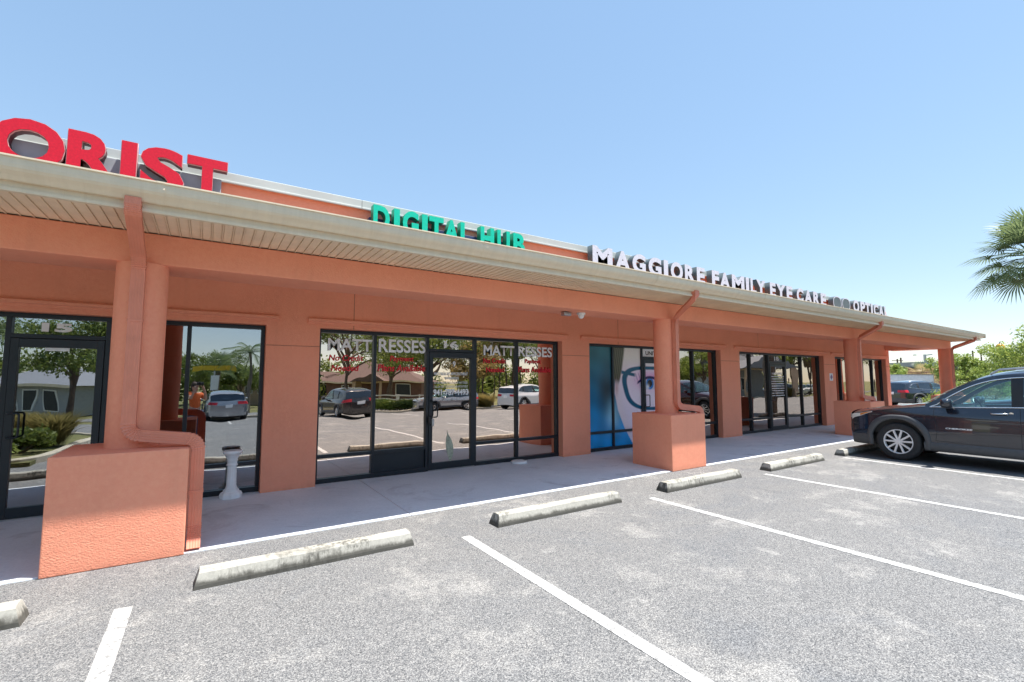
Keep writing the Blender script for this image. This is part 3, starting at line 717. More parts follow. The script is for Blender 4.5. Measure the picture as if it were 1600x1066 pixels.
# ---- wheel stops
SW = [(-2.75, -.97, 'wheel stop at the left edge of the photo, cut off by the frame'), (-.02, 1.79, 'long wheel stop with dark mildew nearest the left column base'),
      (2.76, 4.70, 'wheel stop in front of the mattress shop door and right window'), (5.62, 7.52, 'wheel stop just in front of the second column base'),
      (8.42, 10.45, 'wheel stop between the second column base and the black car'), (11.35, 13.3, 'shaded wheel stop under the nose of the black car'),
      (17.2, 19.1, 'far wheel stop beyond the black car, nearest to it'), (20.1, 22.0, 'farthest wheel stop beyond the black car')]
for k, (a, b, lb) in enumerate(SW):
    t_ = MB(); rows = []; n = 36
    prof = [(-.10, 0), (-.098, .03), (-.072, .115), (-.055, .130), (.045, .130), (.068, .115), (.098, .03), (.10, 0)]
    rr = random.Random(k)
    for i in range(n+1):
        f = i/n; x = a+(b-a)*f; e = min(1, .965+.035*min(1, min(i, n-i)/1.0)); row = []
        for py, pz in prof:
            j = .0022*math.sin(x*7+py*30+k)+.0025*(rr.random()-.5); nib = 0
            j *= .6; row.append((x+(pz*.28 if i == 0 else -pz*.28 if i == n else 0), 4.60+py+j, max(0, pz+(j if pz > .02 else 0))))
        rows.append(row)
    t_.grid(rows, False); t_.add(rows[0], [tuple(range(8))]); t_.add(rows[-1], [tuple(range(8))[::-1]])
    o = t_.build('wheel_stop', 'stop', loc=((a+b)/2, 4.6, 0)); tag(o, 'grey concrete '+lb, 'wheel stop', 'wheel stops at the head of the stalls')
# ================================================================== VEHICLES
def crv(pts):
    xs_ = np.array([p[0] for p in pts], float); ys_ = np.array([p[1] for p in pts], float)
    d = np.gradient(ys_, xs_)
    def f(x):
        i = int(np.clip(np.searchsorted(xs_, x)-1, 0, len(xs_)-2)); h = xs_[i+1]-xs_[i]; t = min(1, max(0, (x-xs_[i])/h))
        return ((2*t**3-3*t**2+1)*ys_[i]+(t**3-2*t**2+t)*h*d[i]+(-2*t**3+3*t**2)*ys_[i+1]+(t**3-t**2)*h*d[i+1])
    return f
lin = lambda pts: (lambda x: float(np.interp(x, [p[0] for p in pts], [p[1] for p in pts])))
zc = crv([(-.93, .74), (-.86, .86), (-.6, .955), (-.2, 1.035), (.2, 1.09), (.42, 1.13), (.60, 1.245), (.8, 1.36), (1.0, 1.465), (1.18, 1.545), (1.4, 1.60), (1.7, 1.635), (2.1, 1.65), (2.6, 1.63), (3.0, 1.59), (3.3, 1.54), (3.42, 1.48), (3.55, 1.28), (3.66, 1.08), (3.72, .9)])
zs = crv([(-.93, .66), (-.84, .80), (-.6, .885), (-.2, .965), (.2, 1.02), (.5, 1.055), (.8, 1.062), (1.5, 1.085), (2.3, 1.12), (2.9, 1.17), (3.3, 1.21), (3.55, 1.17), (3.70, 1.03)])
PW = crv([(-.93, .55), (-.86, .70), (-.8, .765), (-.6, .865), (-.3, .912), (0, .925), (.5, .928), (1.5, .93), (2.7, .93), (3.1, .91), (3.4, .87), (3.6, .81), (3.72, .70)])
gz = crv([(.2, .96), (.35, .985), (.5, 1.0), (.66, 1.0), (.80, .994), (.88, .992), (.95, .970), (1.01, .937), (1.07, .902), (1.15, .876), (1.25, .85), (1.35, .825), (1.45, .785), (1.53, .73), (1.60, .66)])
W = lambda s, z: PW(s)*gz(z)
zr = crv([(.42, 1.09), (.52, 1.135), (.7, 1.25), (.9, 1.365), (1.1, 1.46), (1.3, 1.525), (1.55, 1.56), (2.0, 1.575), (2.5, 1.565), (3.0, 1.525), (3.3, 1.47), (3.42, 1.41), (3.55, 1.24), (3.64, 1.10)])
zt = crv([(.58, 1.07), (.7, 1.165), (.9, 1.29), (1.1, 1.39), (1.3, 1.455), (1.55, 1.495), (2.0, 1.505), (2.5, 1.49), (2.9, 1.44), (3.1, 1.36), (3.25, 1.21)])
AR, AZ = .43, .365
def vehicle(name, loc, rz, k, paintm, label, group=None, detail=True, zk=1.0):
    t = thing(name, loc, label, 'car', group, local=True, rz=rz); t.scale = (k, k, k*zk)
    Y = lambda s: 1.35-s
    def P(sd, s, z, off=0.): return (sd*(W(s, z)+off), Y(s), z)
    body = MB()
    def bot(s):
        b = float(np.interp(s, [-.93, -.85, -.45, .45, 2.25, 3.1, 3.72], [.40, .30, .25, .27, .27, .30, .42]))
        for s0 in (0, 2.7):
            q = AR*AR-(s-s0)**2
            if q > 0: b = max(b, AZ+math.sqrt(q))
        return b
    cols = list(np.linspace(-.80, -.44, 8))+[s0*AR*1.0 for s0 in np.cos(np.linspace(math.pi, 0, 22))]+list(np.linspace(.44, 2.26, 30))+[2.7+c*AR for c in np.cos(np.linspace(math.pi, 0, 22))]+list(np.linspace(3.14, 3.60, 10))
    for sd in (-1, 1):
        body.grid([[P(sd, s, bot(s)+(zs(s)-bot(s))*j/22) for j in range(23)] for s in cols], True)
        # greenhouse frame above the glass
        body.grid([[P(sd, s, lo+(zr(s)-lo)*j/4) for j in range(5)] for s in np.linspace(.43, 3.62, 60)
                   for lo in [max(zs(s), zt(s)) if .58 < s < 3.25 else zs(s)]], True)
        # door pillars
    topz = lambda u, a, b, p=2.6, q=.8: a+(b-a)*(1-abs(u)**p)**q
    body.grid([[(u*W(s, zs(s)), Y(s), topz(u, zs(s), zc(s))) for u in np.linspace(-1, 1, 33)] for s in np.linspace(-.80, .44, 26)], True)
    body.grid([[(u*W(s, zr(s)), Y(s), topz(u, zr(s), max(zc(s), zr(s)+.005))) for u in np.linspace(-1, 1, 25)] for s in np.linspace(1.14, 3.43, 40)], True)
    fz = lin([(.25, .55), (.42, .92), (.6, 1.0), (.78, .9), (.88, .55), (.95, .12), (1.1, 0)])
    def front(u, j):
        zt_ = topz(u, zs(-.8), zc(-.8)); z = .27+(zt_-.27)*j; s = -.80-.13*(1-abs(u)**2.8)**.6*fz(z)
        return (u*W(-.8, z), Y(s), z)
    body.grid([[front(u, j) for u in np.linspace(-1, 1, 33)] for j in np.linspace(0, 1, 16)], True)
    def rear(u, j):
        zt_ = 1.12; z = .32+(zt_-.32)*j; s = 3.60+.12*(1-abs(u)**3)**.6*lin([(.3, .7), (.5, 1), (.9, .95), (1.12, .35)])(z)
        return (u*W(3.6, z), Y(s), z)
    body.grid([[rear(u, j) for u in np.linspace(-1, 1, 25)] for j in np.linspace(0, 1, 14)], True)
    bd_ = body.build('body', paintm, t)
    # underside, wheel housings and cabin
    u = MB(); u.box(-.62, .62, Y(3.5), Y(-.7), .24, .5); u.box(-.88, .88, Y(2.2), Y(.5), .26, .42)
    u.box(-.80, .80, Y(.44), Y(-.75), .50, .80); u.box(-.8, .8, Y(3.5), Y(2.3), .5, 1.0); u.build('underbody', 'black', t)
    # screens
    def screen(fn, nm, mt):
        g = MB(); g.grid(fn, True); g.build(nm, mt, t)
    ws = []
    for j in np.linspace(0, 1, 12):
        s_e = .44+(1.16-.44)*j; row = []
        for u_ in np.linspace(-1, 1, 21):
            z_e = zr(s_e); row.append((u_*W(s_e, z_e)*.995, Y(s_e-.10*(1-u_*u_)*(1-j)-.02), z_e+(max(zc(s_e-.02), z_e)-z_e)*(1-abs(u_)**2.6)**.8-.003))
        ws.append(row)
    screen(ws, 'windshield', 'glass_car')
    screen([[(u_*W(s, zr(s))*.99, Y(s), topz(u_, zr(s), max(zc(s), zr(s)+.004))) for u_ in np.linspace(-1, 1, 17)] for s in np.linspace(3.43, 3.64, 6)], 'rear_window', 'glass_tint')
    for sd in (-1, 1):
        for a, b, mt in ((.585, 1.56, 'glass_car'), (1.70, 2.56, 'glass_tint'), (2.66, 3.24, 'glass_tint')):
            g = MB(); g.grid([[P(sd, s, zs(s)-.01+(zt(s)+.004-zs(s)+.01)*j/8, -.012) for j in range(9)] for s in np.linspace(a, b, 16)], True)
            g.build('side_window', mt, t)
        for a, b in ((1.56, 1.70), (2.56, 2.66)):
            g = MB(); g.grid([[P(sd, s, zs(s)-.01+(zt(s)+.004-zs(s)+.01)*j/8, -.004) for j in range(9)] for s in np.linspace(a, b, 5)], True)
            g.build('pillar', 'black', t)
        # cladding: arches, sill, bumper corners
        g = MB()
        for s0 in (0, 2.7):
            rows = []
            for a in np.linspace(-.22, math.pi+.22, 30):
                row = []
                q_ = .030*abs(math.sin(2*a))**1.3 if 0 < a < math.pi else 0
                for r, o_ in ((AR-.004, -.05), (AR-.004, .022), (AR+.02+q_*.3, .030), (AR+.062+q_, .028), (AR+.078+q_, .002)):
                    s, z = s0-r*math.cos(a), AZ+r*math.sin(a); row.append((sd*(W(max(s, -.80), z)+o_), Y(s), z))
                rows.append(row)
            g.grid(rows, True)
        g.grid([[(sd*(W(s, z)+o_), Y(s), z) for z, o_ in ((.235, -.06), (.24, .012), (.30, .026), (.37, .024), (.405, .003))] for s in np.linspace(.40, 2.30, 20)], True)
        g.grid([[(sd*(W(s, z)+o_), Y(s), z) for z, o_ in ((.25, -.02), (.27, .012), (.40, .015), (.455, .003))] for s in np.linspace(-.80, -.40, 8)], True)
        g.grid([[(sd*(W(s, z)+o_), Y(s), z) for z, o_ in ((.29, -.02), (.31, .012), (.45, .015), (.50, .003))] for s in np.linspace(3.10, 3.60, 8)], True)
        g.build('wheel_arch_trim', 'cladding', t)
        if detail:
            g = MB(); up_ = [P(sd, s, zt(s)+.006, .004) for s in np.linspace(.60, 3.25, 50)]; lo = [P(sd, s, zs(s)-.004, .005) for s in np.linspace(3.25, .50, 50)]
            g.tube([P(sd, .50, zs(.5)+.0, .004)]+up_+lo, .0085, 6, cap=False); g.build('window_trim', 'chrome', t)
            g = MB()
            for seam in ([(.56, 1.05), (.56, .98), (.58, .80), (.60, .60), (.57, .44)], [(1.66, 1.08), (1.665, .9), (1.665, .6), (1.655, .30)], [(2.62, 1.1), (2.60, .95), (2.45, .82), (2.24, .6), (2.18, .42)], [(.57, .44), (1.1, .42), (2.18, .42)]):
                pts = []
                for q in range(len(seam)-1):
                    for f_ in np.linspace(0, 1, 6)[:-1]: pts.append((seam[q][0]+(seam[q+1][0]-seam[q][0])*f_, seam[q][1]+(seam[q+1][1]-seam[q][1])*f_))
                pts.append(seam[-1]); g.tube([P(sd, a, b, 0) for a, b in pts], .0035, 6)
            g.tube([P(sd, s, zs(s)+.0, .002) for s in np.linspace(-.78, .44, 16)], .003, 6)
            g.build('panel_gap', 'black', t)
            for s in (1.42, 2.42):
                g = MB(); z = .975
                g.tube([P(sd, s-.10, z, .0), P(sd, s-.095, z, .028), P(sd, s, z+.004, .034), P(sd, s+.095, z+.008, .030), P(sd, s+.10, z+.008, 0)], .013, 8)
                g.lathe([(.028, 0), (.026, .006)], P(sd, s+.14, z+.008), 14, axis='x'); g.build('door_handle', 'chrome' if s < 2 else paintm, t)
        m_ = MB(); rows = []
        for i in range(9):
            a = -math.pi/2+math.pi*i/8; rows.append([(sd*(1.03+.115*math.sin(a)), Y(.78)+.0+.085*math.cos(a)*math.copysign(abs(math.cos(b))**.7, math.cos(b)), 1.115+.015*math.sin(a)+.078*math.cos(a)*math.copysign(abs(math.sin(b))**.7, math.sin(b))) for b in np.linspace(0, 2*math.pi, 17)[:-1]])
        m_.grid(rows, True, True); mi = m_.build('mirror', paintm, t)
        m_ = MB(); m_.box(min(sd*.86, sd*.99), max(sd*.86, sd*.99), Y(.80), Y(.72), 1.04, 1.075); m_.build('mirror_arm', 'black', mi)
        # lamps
        g = MB(); g.grid([[(sd*(W(s, z)+.006), Y(s), z) for z in np.linspace(zs(s)-.105+.2*(s+.8), zs(s)-.008, 4)] for s in np.linspace(-.80, -.40, 8)], True)
        g.grid([[(lambda p: (p[0], p[1]+.006, p[2]))(front(sd*u_, j)) for u_ in np.linspace(.58, 1, 8)] for j in (.86, .90, .93, .97)], True)
        hl = g.build('headlight', 'lampglass', t)
        g = MB(); g.grid([[(sd*(W(s, z)+.0075), Y(s), z) for z in np.linspace(zs(s)-.095+.2*(s+.8), zs(s)-.014, 4)] for s in np.linspace(-.62, -.42, 5)], True); g.build('indicator', 'amber', hl)
        g = MB(); g.grid([[(sd*(W(s, z)+.006), Y(s), z) for z in np.linspace(.90, 1.06, 4)] for s in np.linspace(3.40, 3.60, 6)], True)
        g.grid([[(lambda p: (p[0], p[1]-.008, p[2]))(rear(sd*u_, j)) for u_ in np.linspace(.5, 1, 8)] for j in (.73, .78, .85, .91)], True)
        g.build('tail_light', 'redlens', t)
        if detail:
            g = MB(); g.tube([(sd*.63, Y(1.30), zc(1.3)-.02), (sd*.64, Y(1.42), zc(1.4)+.025), (sd*.655, Y(2.1), zc(2.1)+.025), (sd*.65, Y(2.95), zc(2.95)+.02), (sd*.64, Y(3.1), zc(3.1)-.02)], .016, 8)
            g.build('roof_rail', 'steel', t)
        # wheels
        for s0 in (0, 2.7):
            c = (sd*.80, Y(s0), .357); wt = MB(); prof = [(.21, -.11), (.335, -.112), (.352, -.095), (.357, -.06), (.357, .06), (.352, .095), (.335, .112), (.30, .118), (.245, .112), (.232, .105), (.225, .06)]
            prof = [(r, sd*h) for r, h in prof]
            wh = MB(); wh.lathe([(.05, sd*.03), (.19, sd*.05), (.222, -sd*.08), (.222, -sd*.1)], c, 32, axis='x', cap=False); whl = wh.build('wheel', 'black', t)
            wt.lathe(prof, c, 48, axis='x', cap=False); wt.build('tyre', 'rubber', whl)
            rm_ = MB(); rm_.lathe([(.232, sd*.05), (.236, sd*.105), (.228, sd*.112), (.216, sd*.100), (.212, sd*.05)], c, 48, axis='x', cap=False)
            rm_.lathe([(.052, sd*.06), (.05, sd*.098), (.03, sd*.104), (.001, sd*.104)], c, 20, axis='x', cap=False)
            for q in range(5):
                for dq in (-.17, .17):
                    a = 2*math.pi*q/5+.3; p0 = Vector((c[0]+sd*.092, c[1]+.035*math.cos(a+dq*1.4), c[2]+.035*math.sin(a+dq*1.4)))
                    a2 = a+dq*1.75; p1 = Vector((c[0]+sd*.098, c[1]+.222*math.cos(a2), c[2]+.222*math.sin(a2)))
                    rm_.sweep([p0, (p0+p1)/2, p1], [(-.019, -.012), (.019, -.012), (.014, .010), (-.014, .010)], (sd, 0, 0))
                a = 2*math.pi*q/5+.3; rm_.lathe([(.010, sd*.10), (.009, sd*.108)], (c[0], c[1]+.036*math.cos(a), c[2]+.036*math.sin(a)), 8, axis='x')
            rm_.build('rim', 'chrome' if not detail else M.setdefault('rimpaint', simple('rim_paint', (.80, .80, .82), .3, .3)), whl)
    # grille and plates
    g = MB()
    for q in range(7):
        x = -.36+.12*q; g.box(x-.04, x+.04, Y(-.93)-.02, Y(-.945), .66, .80)
    g.build('grille', 'black', t)
    g = MB()
    g.box(-.16, .16, Y(3.735), Y(3.70), .78, .93); g.build('licence_plate', 'vinyl', t)
    # cabin
    g = MB()
    for x in (-.37, .37):
        for s in (1.45, 2.35):
            g.box(x-.24, x+.24, Y(s+.25), Y(s-.28), .55, .78); g.prism([(Y(s+.10), .75), (Y(s+.26), .75), (Y(s+.40), 1.26), (Y(s+.30), 1.30)], 'x', x-.22, x+.22)
            g.box(x-.12, x+.12, Y(s+.44), Y(s+.34), 1.30, 1.46)
    g.build('seat', 'leather', t, bevel=.03)
    g = MB(); g.box(-.78, .78, Y(.95), Y(.5), .80, 1.05); g.build('dashboard', 'leather', t, bevel=.04)
    if detail:
        g = MB(); cw = Vector((-.37, Y(1.08), 1.03)); ax = Vector((0, -.9, .42)).normalized(); e1 = Vector((1, 0, 0)); e2 = ax.cross(e1)
        g.tube([cw+(e1*math.cos(a)+e2*math.sin(a))*.185 for a in np.linspace(0, 2*math.pi, 25)], .014, 8, cap=False)
        g.tube([cw-e1*.18, cw, cw+e1*.18], .02, 6); g.tube([cw, cw-e2*.18], .02, 6); g.build('steering_wheel', 'steel', t)
    return t
jk = 1.04
def raise_cabin(t, f):
    for ch in list(t.children)+[g2 for c in t.children for g2 in c.children]:
        for v in ch.data.vertices:
            if v.co.z > 1.06: v.co.z = 1.06+(v.co.z-1.06)*f
jeep = vehicle('parked_car', (12.70, 3.70-1.35*jk, 0), 0, jk, 'carblack', 'black sport utility vehicle parked nose to the walkway at the right edge of the photo')
raise_cabin(jeep, 1.19)
# raised badge letters low on the front door (left side of the car)
me = text_mesh('CHEROKEE', .03, .12, .02); n = len(me.vertices); co = np.zeros(n*3); me.vertices.foreach_get('co', co); co = co.reshape(-1, 3)
mn, mx = co.min(0), co.max(0); s_ = .72+(co[:, 0]-mn[0])/(mx[0]-mn[0])*.36; z_ = .665+(co[:, 1]-mn[1])/(mx[1]-mn[1])*.026
out = np.array([[-(W(a, b)+.004+.004*c), 1.35-a, b] for a, b, c in zip(s_, z_, (co[:, 2]+.02)/.04)]); me.vertices.foreach_set('co', out.ravel()); me.materials.clear(); me.materials.append(M['vinyl']); me.update()
o = bpy.data.objects.new('badge', me); COL.objects.link(o); o.parent = jeep
me.name = 'badge'
PI = math.pi
def at(px, py, depth):
    d = fw*726+rt*(px-800)-up*(py-533); return Vector((0, 0, 1.65))+d*(depth/726)
def rf(px, depth, z=0.):
    """where a thing stands whose mirror image is seen in the shop glass at picture column px"""
    p = at(px, 592, depth); return (p.x, 2*GY-p.y, z)
CG = 'cars across the lot seen in the windows'
vehicle('parked_car', rf(539, 26), PI-.12, 1.0, 'cardark', 'dark charcoal vehicle mirrored in the left pane of the mattress shop window', CG, False)
vehicle('parked_car', rf(352, 26), PI-.05, 1.0, 'carsilver', 'silver vehicle mirrored in the florist window behind the pedestal', CG, False)
vehicle('parked_car', rf(697, 33), PI/2+.1, 1.0, 'carsilver', 'silver vehicle side-on, mirrored in the mattress shop door', CG, False, .88)
vehicle('parked_car', rf(822, 34), -PI/2-.35, 1.08, 'carwhite', 'white vehicle mirrored in the right panes of the mattress shop window', CG, False)
vehicle('parked_car', rf(1212, 62), PI*.6, 1.0, 'cargrey', 'blue grey vehicle far across the lot mirrored in door 18', CG, False)
vehicle('parked_car', rf(1262, 70), PI*.5, 1.0, 'carwhite', 'white vehicle far across the lot mirrored in the right panes of unit 18', CG, False)
vehicle('parked_car', rf(1232, 75), PI*.5, 1.0, 'carsilver', 'pale vehicle far across the lot mirrored just right of door 18', CG, False)
M['carmaroon'] = paint('dark_maroon_car_paint', (.06, .010, .016), .2)
vehicle('parked_car', (18.7, 3.45-1.35, 0), 0, 1.0, 'carmaroon', 'dark maroon vehicle parked beyond the black one, seen mirrored in units 17 and 18', None, False)
# photographer, seen only as a mirror image in the florist window
ph = thing('person', (-fw.x*.50+.02, -fw.y*.50, 0), 'person in an orange top holding up a camera, mirrored in the florist window', 'person', local=True, rz=YAW-math.pi/2)
def skin_body(name, verts, edges, radii, mat, parent, sub=2):
    me = bpy.data.meshes.new(name); me.from_pydata(verts, edges, []); o = bpy.data.objects.new(name, me); COL.objects.link(o)
    sk = o.modifiers.new('skin', 'SKIN'); bpy.context.view_layer.update()
    for v, r in zip(me.skin_vertices[0].data, radii): v.radius = (r, r) if not isinstance(r, tuple) else r
    me.skin_vertices[0].data[0].use_root = True
    sb = o.modifiers.new('sub', 'SUBSURF'); sb.levels = sub; sb.render_levels = sub
    bpy.context.view_layer.update(); dg = bpy.context.evaluated_depsgraph_get(); m2 = bpy.data.meshes.new_from_object(o.evaluated_get(dg))
    bpy.data.objects.remove(o); m2.name = name
    for p_ in m2.polygons: p_.use_smooth = True
    m2.materials.clear(); m2.materials.append(M[mat]); q_ = bpy.data.objects.new(name, m2); COL.objects.link(q_); q_.parent = parent; ORG[q_] = Vector((0, 0, 0)); return q_
H = .93
V = [(0, 0, .92), (0, -.01, 1.12), (0, 0, 1.34), (0, .0, 1.44), (0, .02, 1.52)]; Rr_ = [(.15, .11), (.13, .10), (.16, .11), (.06, .06), (.055, .055)]
E_ = [(0, 1), (1, 2), (2, 3), (3, 4)]
for sd in (-1, 1):
    b = len(V); V += [(sd*.10, 0, .84), (sd*.11, .03, .48), (sd*.12, -.01, .09), (sd*.13, .13, .04)]; Rr_ += [.10, .065, .045, .038]; E_ += [(0, b), (b, b+1), (b+1, b+2), (b+2, b+3)]
    b = len(V); V += [(sd*.19, .0, 1.40), (sd*.25, .14, 1.22), (sd*.14, .24, 1.47), (sd*.10, .26, 1.56)]; Rr_ += [.065, .048, .034, .026]; E_ += [(2, b), (b, b+1), (b+1, b+2), (b+2, b+3)]
    for k in range(5):      # four fingers round the camera and the thumb
        c = len(V); z0 = 1.60+.018*k
        if k < 4: V += [(sd*.085, .27, z0), (sd*.065, .305, z0+.005), (sd*.045, .315, z0+.006)]
        else: V += [(sd*.08, .25, 1.60), (sd*.06, .235, 1.63), (sd*.045, .235, 1.655)]
        Rr_ += [.011, .009, .008]; E_ += [(b+3, c), (c, c+1), (c+1, c+2)]
V = [(x*H, y*H, z*H) for x, y, z in V]; Rr_ = [tuple(q*H for q in r) if isinstance(r, tuple) else r*H for r in Rr_]
skin_body('body', V, E_, Rr_, 'skin', ph)
g = MB(); g.lathe([(.002, 1.46), (.05, 1.465), (.075, 1.50), (.088, 1.56), (.090, 1.60), (.080, 1.65), (.05, 1.69), (.002, 1.70)], (0, .02, -.10), 20)
g.add([(-.012, .105, 1.46), (.012, .105, 1.46), (0, .128, 1.465), (0, .103, 1.505)], [(0, 1, 2), (0, 2, 3), (1, 3, 2), (0, 3, 1)]); g.build('head', 'skin', ph)
for sd in (-1, 1):
    g = MB(); g.lathe([(.001, .0), (.013, .004), (.001, .010)], (sd*.032, .098, 1.50), 10, axis='y'); g.build('eye', 'white', ph)
g = MB(); g.box(-.022, .022, .098, .106, 1.43, 1.437); g.build('mouth', 'redvinyl', ph)
g = MB(); g.lathe([(.100, 1.50), (.104, 1.56), (.088, 1.61), (.05, 1.645), (.001, 1.65)], (0, -.0, 0), 20); g.lathe([(.08, 1.36), (.095, 1.42), (.098, 1.50)], (0, -.035, 0), 16); g.build('hair', 'hair', ph)
Vs = [(0, 0, .90), (0, -.01, 1.10), (0, 0, 1.32), (0, 0, 1.385)]; rs_ = [(.165, .125), (.15, .118), (.178, .128), (.09, .085)]; es = [(0, 1), (1, 2), (2, 3)]
for sd in (-1, 1): b = len(Vs); Vs += [(sd*.19, .0, 1.38), (sd*.235, .10, 1.27)]; rs_ += [.082, .068]; es += [(2, b), (b, b+1)]
skin_body('shirt', [(x*H, y*H, z*H) for x, y, z in Vs], es, rs_, 'orange', ph)
Vs = [(0, 0, .90)]; rs_ = [(.158, .12)]; es = []
for sd in (-1, 1): b = len(Vs); Vs += [(sd*.10, 0, .80), (sd*.11, .03, .48), (sd*.12, -.01, .14)]; rs_ += [.115, .085, .068]; es += [(0, b), (b, b+1), (b+1, b+2)]
skin_body('trousers', [(x*H, y*H, z*H) for x, y, z in Vs], es, rs_, 'denim', ph)
hc = thing('handheld_camera', (-fw.x*.20, -fw.y*.20, 1.58), 'small black camera held up by the person in the orange top', 'camera', local=True, rz=YAW-math.pi/2)
g = MB(); g.box(-.065, .065, -.03, .025, -.04, .05); g.build('body', 'black', hc, bevel=.008)
g = MB(); g.lathe([(.032, .026), (.034, .06), (.030, .075)], (0, 0, .0), 20, axis='y'); g.build('lens', 'black', hc)
# ================================================================== DIRECT BACKGROUND ON THE RIGHT
FW, RT = fw, rt
p = at(1440, 592, 27.5)
vehicle('parked_car', (p.x, p.y, 0), math.atan2(-.40, .92)-PI/2, .92, 'cargrey', 'dark blue vehicle parked beyond the end of the walkway before a white trailer', None, True)
p = at(1493, 592, 40)
vehicle('parked_car', (p.x, p.y, 0), -1.0, .95, 'cargrey', 'small dark car showing between the corner column and the black vehicle', None, False, .9)
# trailer
p0 = at(1396, 592, 33); p1 = at(1459, 592, 33)
dr_ = Vector((p1.x-p0.x, p1.y-p0.y, 0)); ln = dr_.length; ang = math.atan2(dr_.y, dr_.x)
t = thing('cargo_trailer', (p0.x, p0.y, 0), 'long plain white box trailer behind the dark blue vehicle', 'trailer', local=True, rz=ang)
g = MB(); g.box(-6, ln, 0, 2.2, .35, 1.90); g.build('box_body', 'white', t, bevel=.04)
g = MB(); g.box(-6, ln+.01, -.01, 0, 1.86, 1.91); g.box(ln-.03, ln+.012, -.012, 0, .35, 1.90); g.build('edge_rail', 'steel', t)
g = MB(); g.box(-6, ln, .1, 2.1, .22, .35); g.build('chassis', 'black', t)
for x in (ln-2.2, ln-3.0):
    g = MB(); g.lathe([(.1, -.1), (.30, -.1), (.33, -.06), (.33, .06), (.30, .1), (.1, .1)], (x, .12, .33), 24, axis='y'); g.build('wheel', 'rubber', t)
def bldg(name, a, b, depth, thick, wallz, topz_, wallm, topm, label, wins=()):
    """a/b: picture columns of the front corners; heights in metres"""
    p0 = at(a, 592, depth); p1 = at(b, 592, depth); d = Vector((p1.x-p0.x, p1.y-p0.y, 0)); L = d.length
    t = thing(name, (p0.x, p0.y, 0), label, 'building', local=True, rz=math.atan2(d.y, d.x))
    g = MB(); g.box(0, L, 0, thick, 0, wallz); w_ = g.build('wall', wallm, t)
    g = MB(); g.box(-.3, L+.3, -.3, thick+.3, wallz, wallz+.25); g.build('cornice', 'cladding', t)
    g = MB(); g.box(.0, L, .0, thick, wallz+.25, topz_); g.build('roof', topm, t)
    for x0, x1, z0, z1 in wins:
        g = MB(); g.box(x0, x1, -.06, -.0, z0, z1); f = g.build('window', 'frame', t)
        g = MB(); g.box(x0+.1, x1-.1, -.08, -.062, z0+.1, z1-.1); g.build('pane', 'glass_dark', f)
    return t
bldg('shop_building', 1375, 1427, 80, 20, 2.7, 3.75, 'pink', 'palegrey', 'pink walled building with a pale roof band beyond the white trailer', [(2, 4, .8, 2.4)])
bldg('shop_building', 1436, 1464, 70, 18, 2.9, 4.1, 'pink', 'palegrey', 'pale topped block behind the dry palm beyond the trailer')
bldg('shop_building', 1456, 1484, 58, 14, 2.9, 3.15, 'pink', 'cladding', 'red brown low building with dark windows left of the corner column', [(1.2, 2.2, .3, 2.3), (3.0, 3.8, .3, 2.3)])
bldg('shop_building', 1535, 1620, 85, 14, 3.0, 4.6, 'pink', 'white', 'low brown building with a white roof behind the street lamp', [(3, 5, .8, 2.4), (8, 10, .8, 2.4)])
# street lamp with a yellow globe
b_ = at(1567, 592, 42)
t = thing('street_lamp', (b_.x, b_.y, 0), 'dark post lamp with a yellow globe among the trees above the black car', 'street lamp')
g = MB(); g.lathe([(.16, 0), (.16, .5), (.08, .6), (.06, 3.9), (.11, 3.95), (.11, 4.05)], (b_.x, b_.y, 0), 12); g.build('pole', 'black', t)
g = MB(); g.lathe([(.10, 4.05), (.24, 4.15), (.33, 4.35), (.31, 4.56), (.2, 4.72), (.05, 4.78)], (b_.x, b_.y, 0), 16); g.build('globe', 'globe', t)
g = MB(); g.lathe([(.12, 4.76), (.05, 4.82), (.03, 4.95)], (b_.x, b_.y, 0), 10); g.build('finial', 'black', t)
b_ = at(1447.5, 592, 60)
t = thing('light_pole', (b_.x, b_.y, 0), 'tall grey parking lot light with one arm above the background roofs', 'light pole')
ztop = 1.65+(590-553)/726*60
g = MB(); g.tube([(b_.x, b_.y, 0), (b_.x, b_.y, ztop)], .16, 8); g.build('pole', 'steel', t)
g = MB(); a_ = b_+RT*.9; g.sweep([(b_.x, b_.y, ztop-.1), (a_.x, a_.y, ztop)], [(-.12, -.06), (.12, -.06), (.12, .06), (-.12, .06)]); g.build('lamp_head', 'steel', t)
def upole(px, top_px, depth, label, arm=True):
    b = at(px, 592, depth); zt_ = 1.65+(591-top_px)/726*depth
    t = thing('utility_pole', (b.x, b.y, 0), label, 'utility pole')
    g = MB(); g.tube([(b.x, b.y, 0), (b.x, b.y, zt_)], .17, 8); g.build('pole', 'bark', t)
    if arm:
        for dz in (.4, 1.5):
            q0, q1 = b-RT*1.3, b+RT*1.3; g = MB(); g.tube([(q0.x, q0.y, zt_-dz), (q1.x, q1.y, zt_-dz)], .09, 6); g.build('crossarm', 'bark', t)
    return b, zt_
u1 = upole(1404, 561, 110, 'utility pole with crossarms left of the tall parking light')
u2 = upole(1409.5, 559, 105, 'plain utility pole just right of the pole with crossarms', False)
u3 = upole(1523, 548, 120, 'utility pole above the trees right of the corner column', False)
u4 = upole(1536, 551, 130, 'farther utility pole above the trees nearest the lamp', False)
t = thing('cobra_street_light', tuple(u2[0])[:2]+(u2[1],), 'long curved street light arm reaching right from the plain utility pole', 'street light')
g = MB(); b = u2[0]; q = [b+RT*x for x in (0, 1.2, 2.4, 3.2)]
g.tube([(q[0].x, q[0].y, u2[1]-.8), (q[1].x, q[1].y, u2[1]+.0), (q[2].x, q[2].y, u2[1]+.5), (q[3].x, q[3].y, u2[1]+.6)], .06, 6); g.build('arm', 'steel', t)
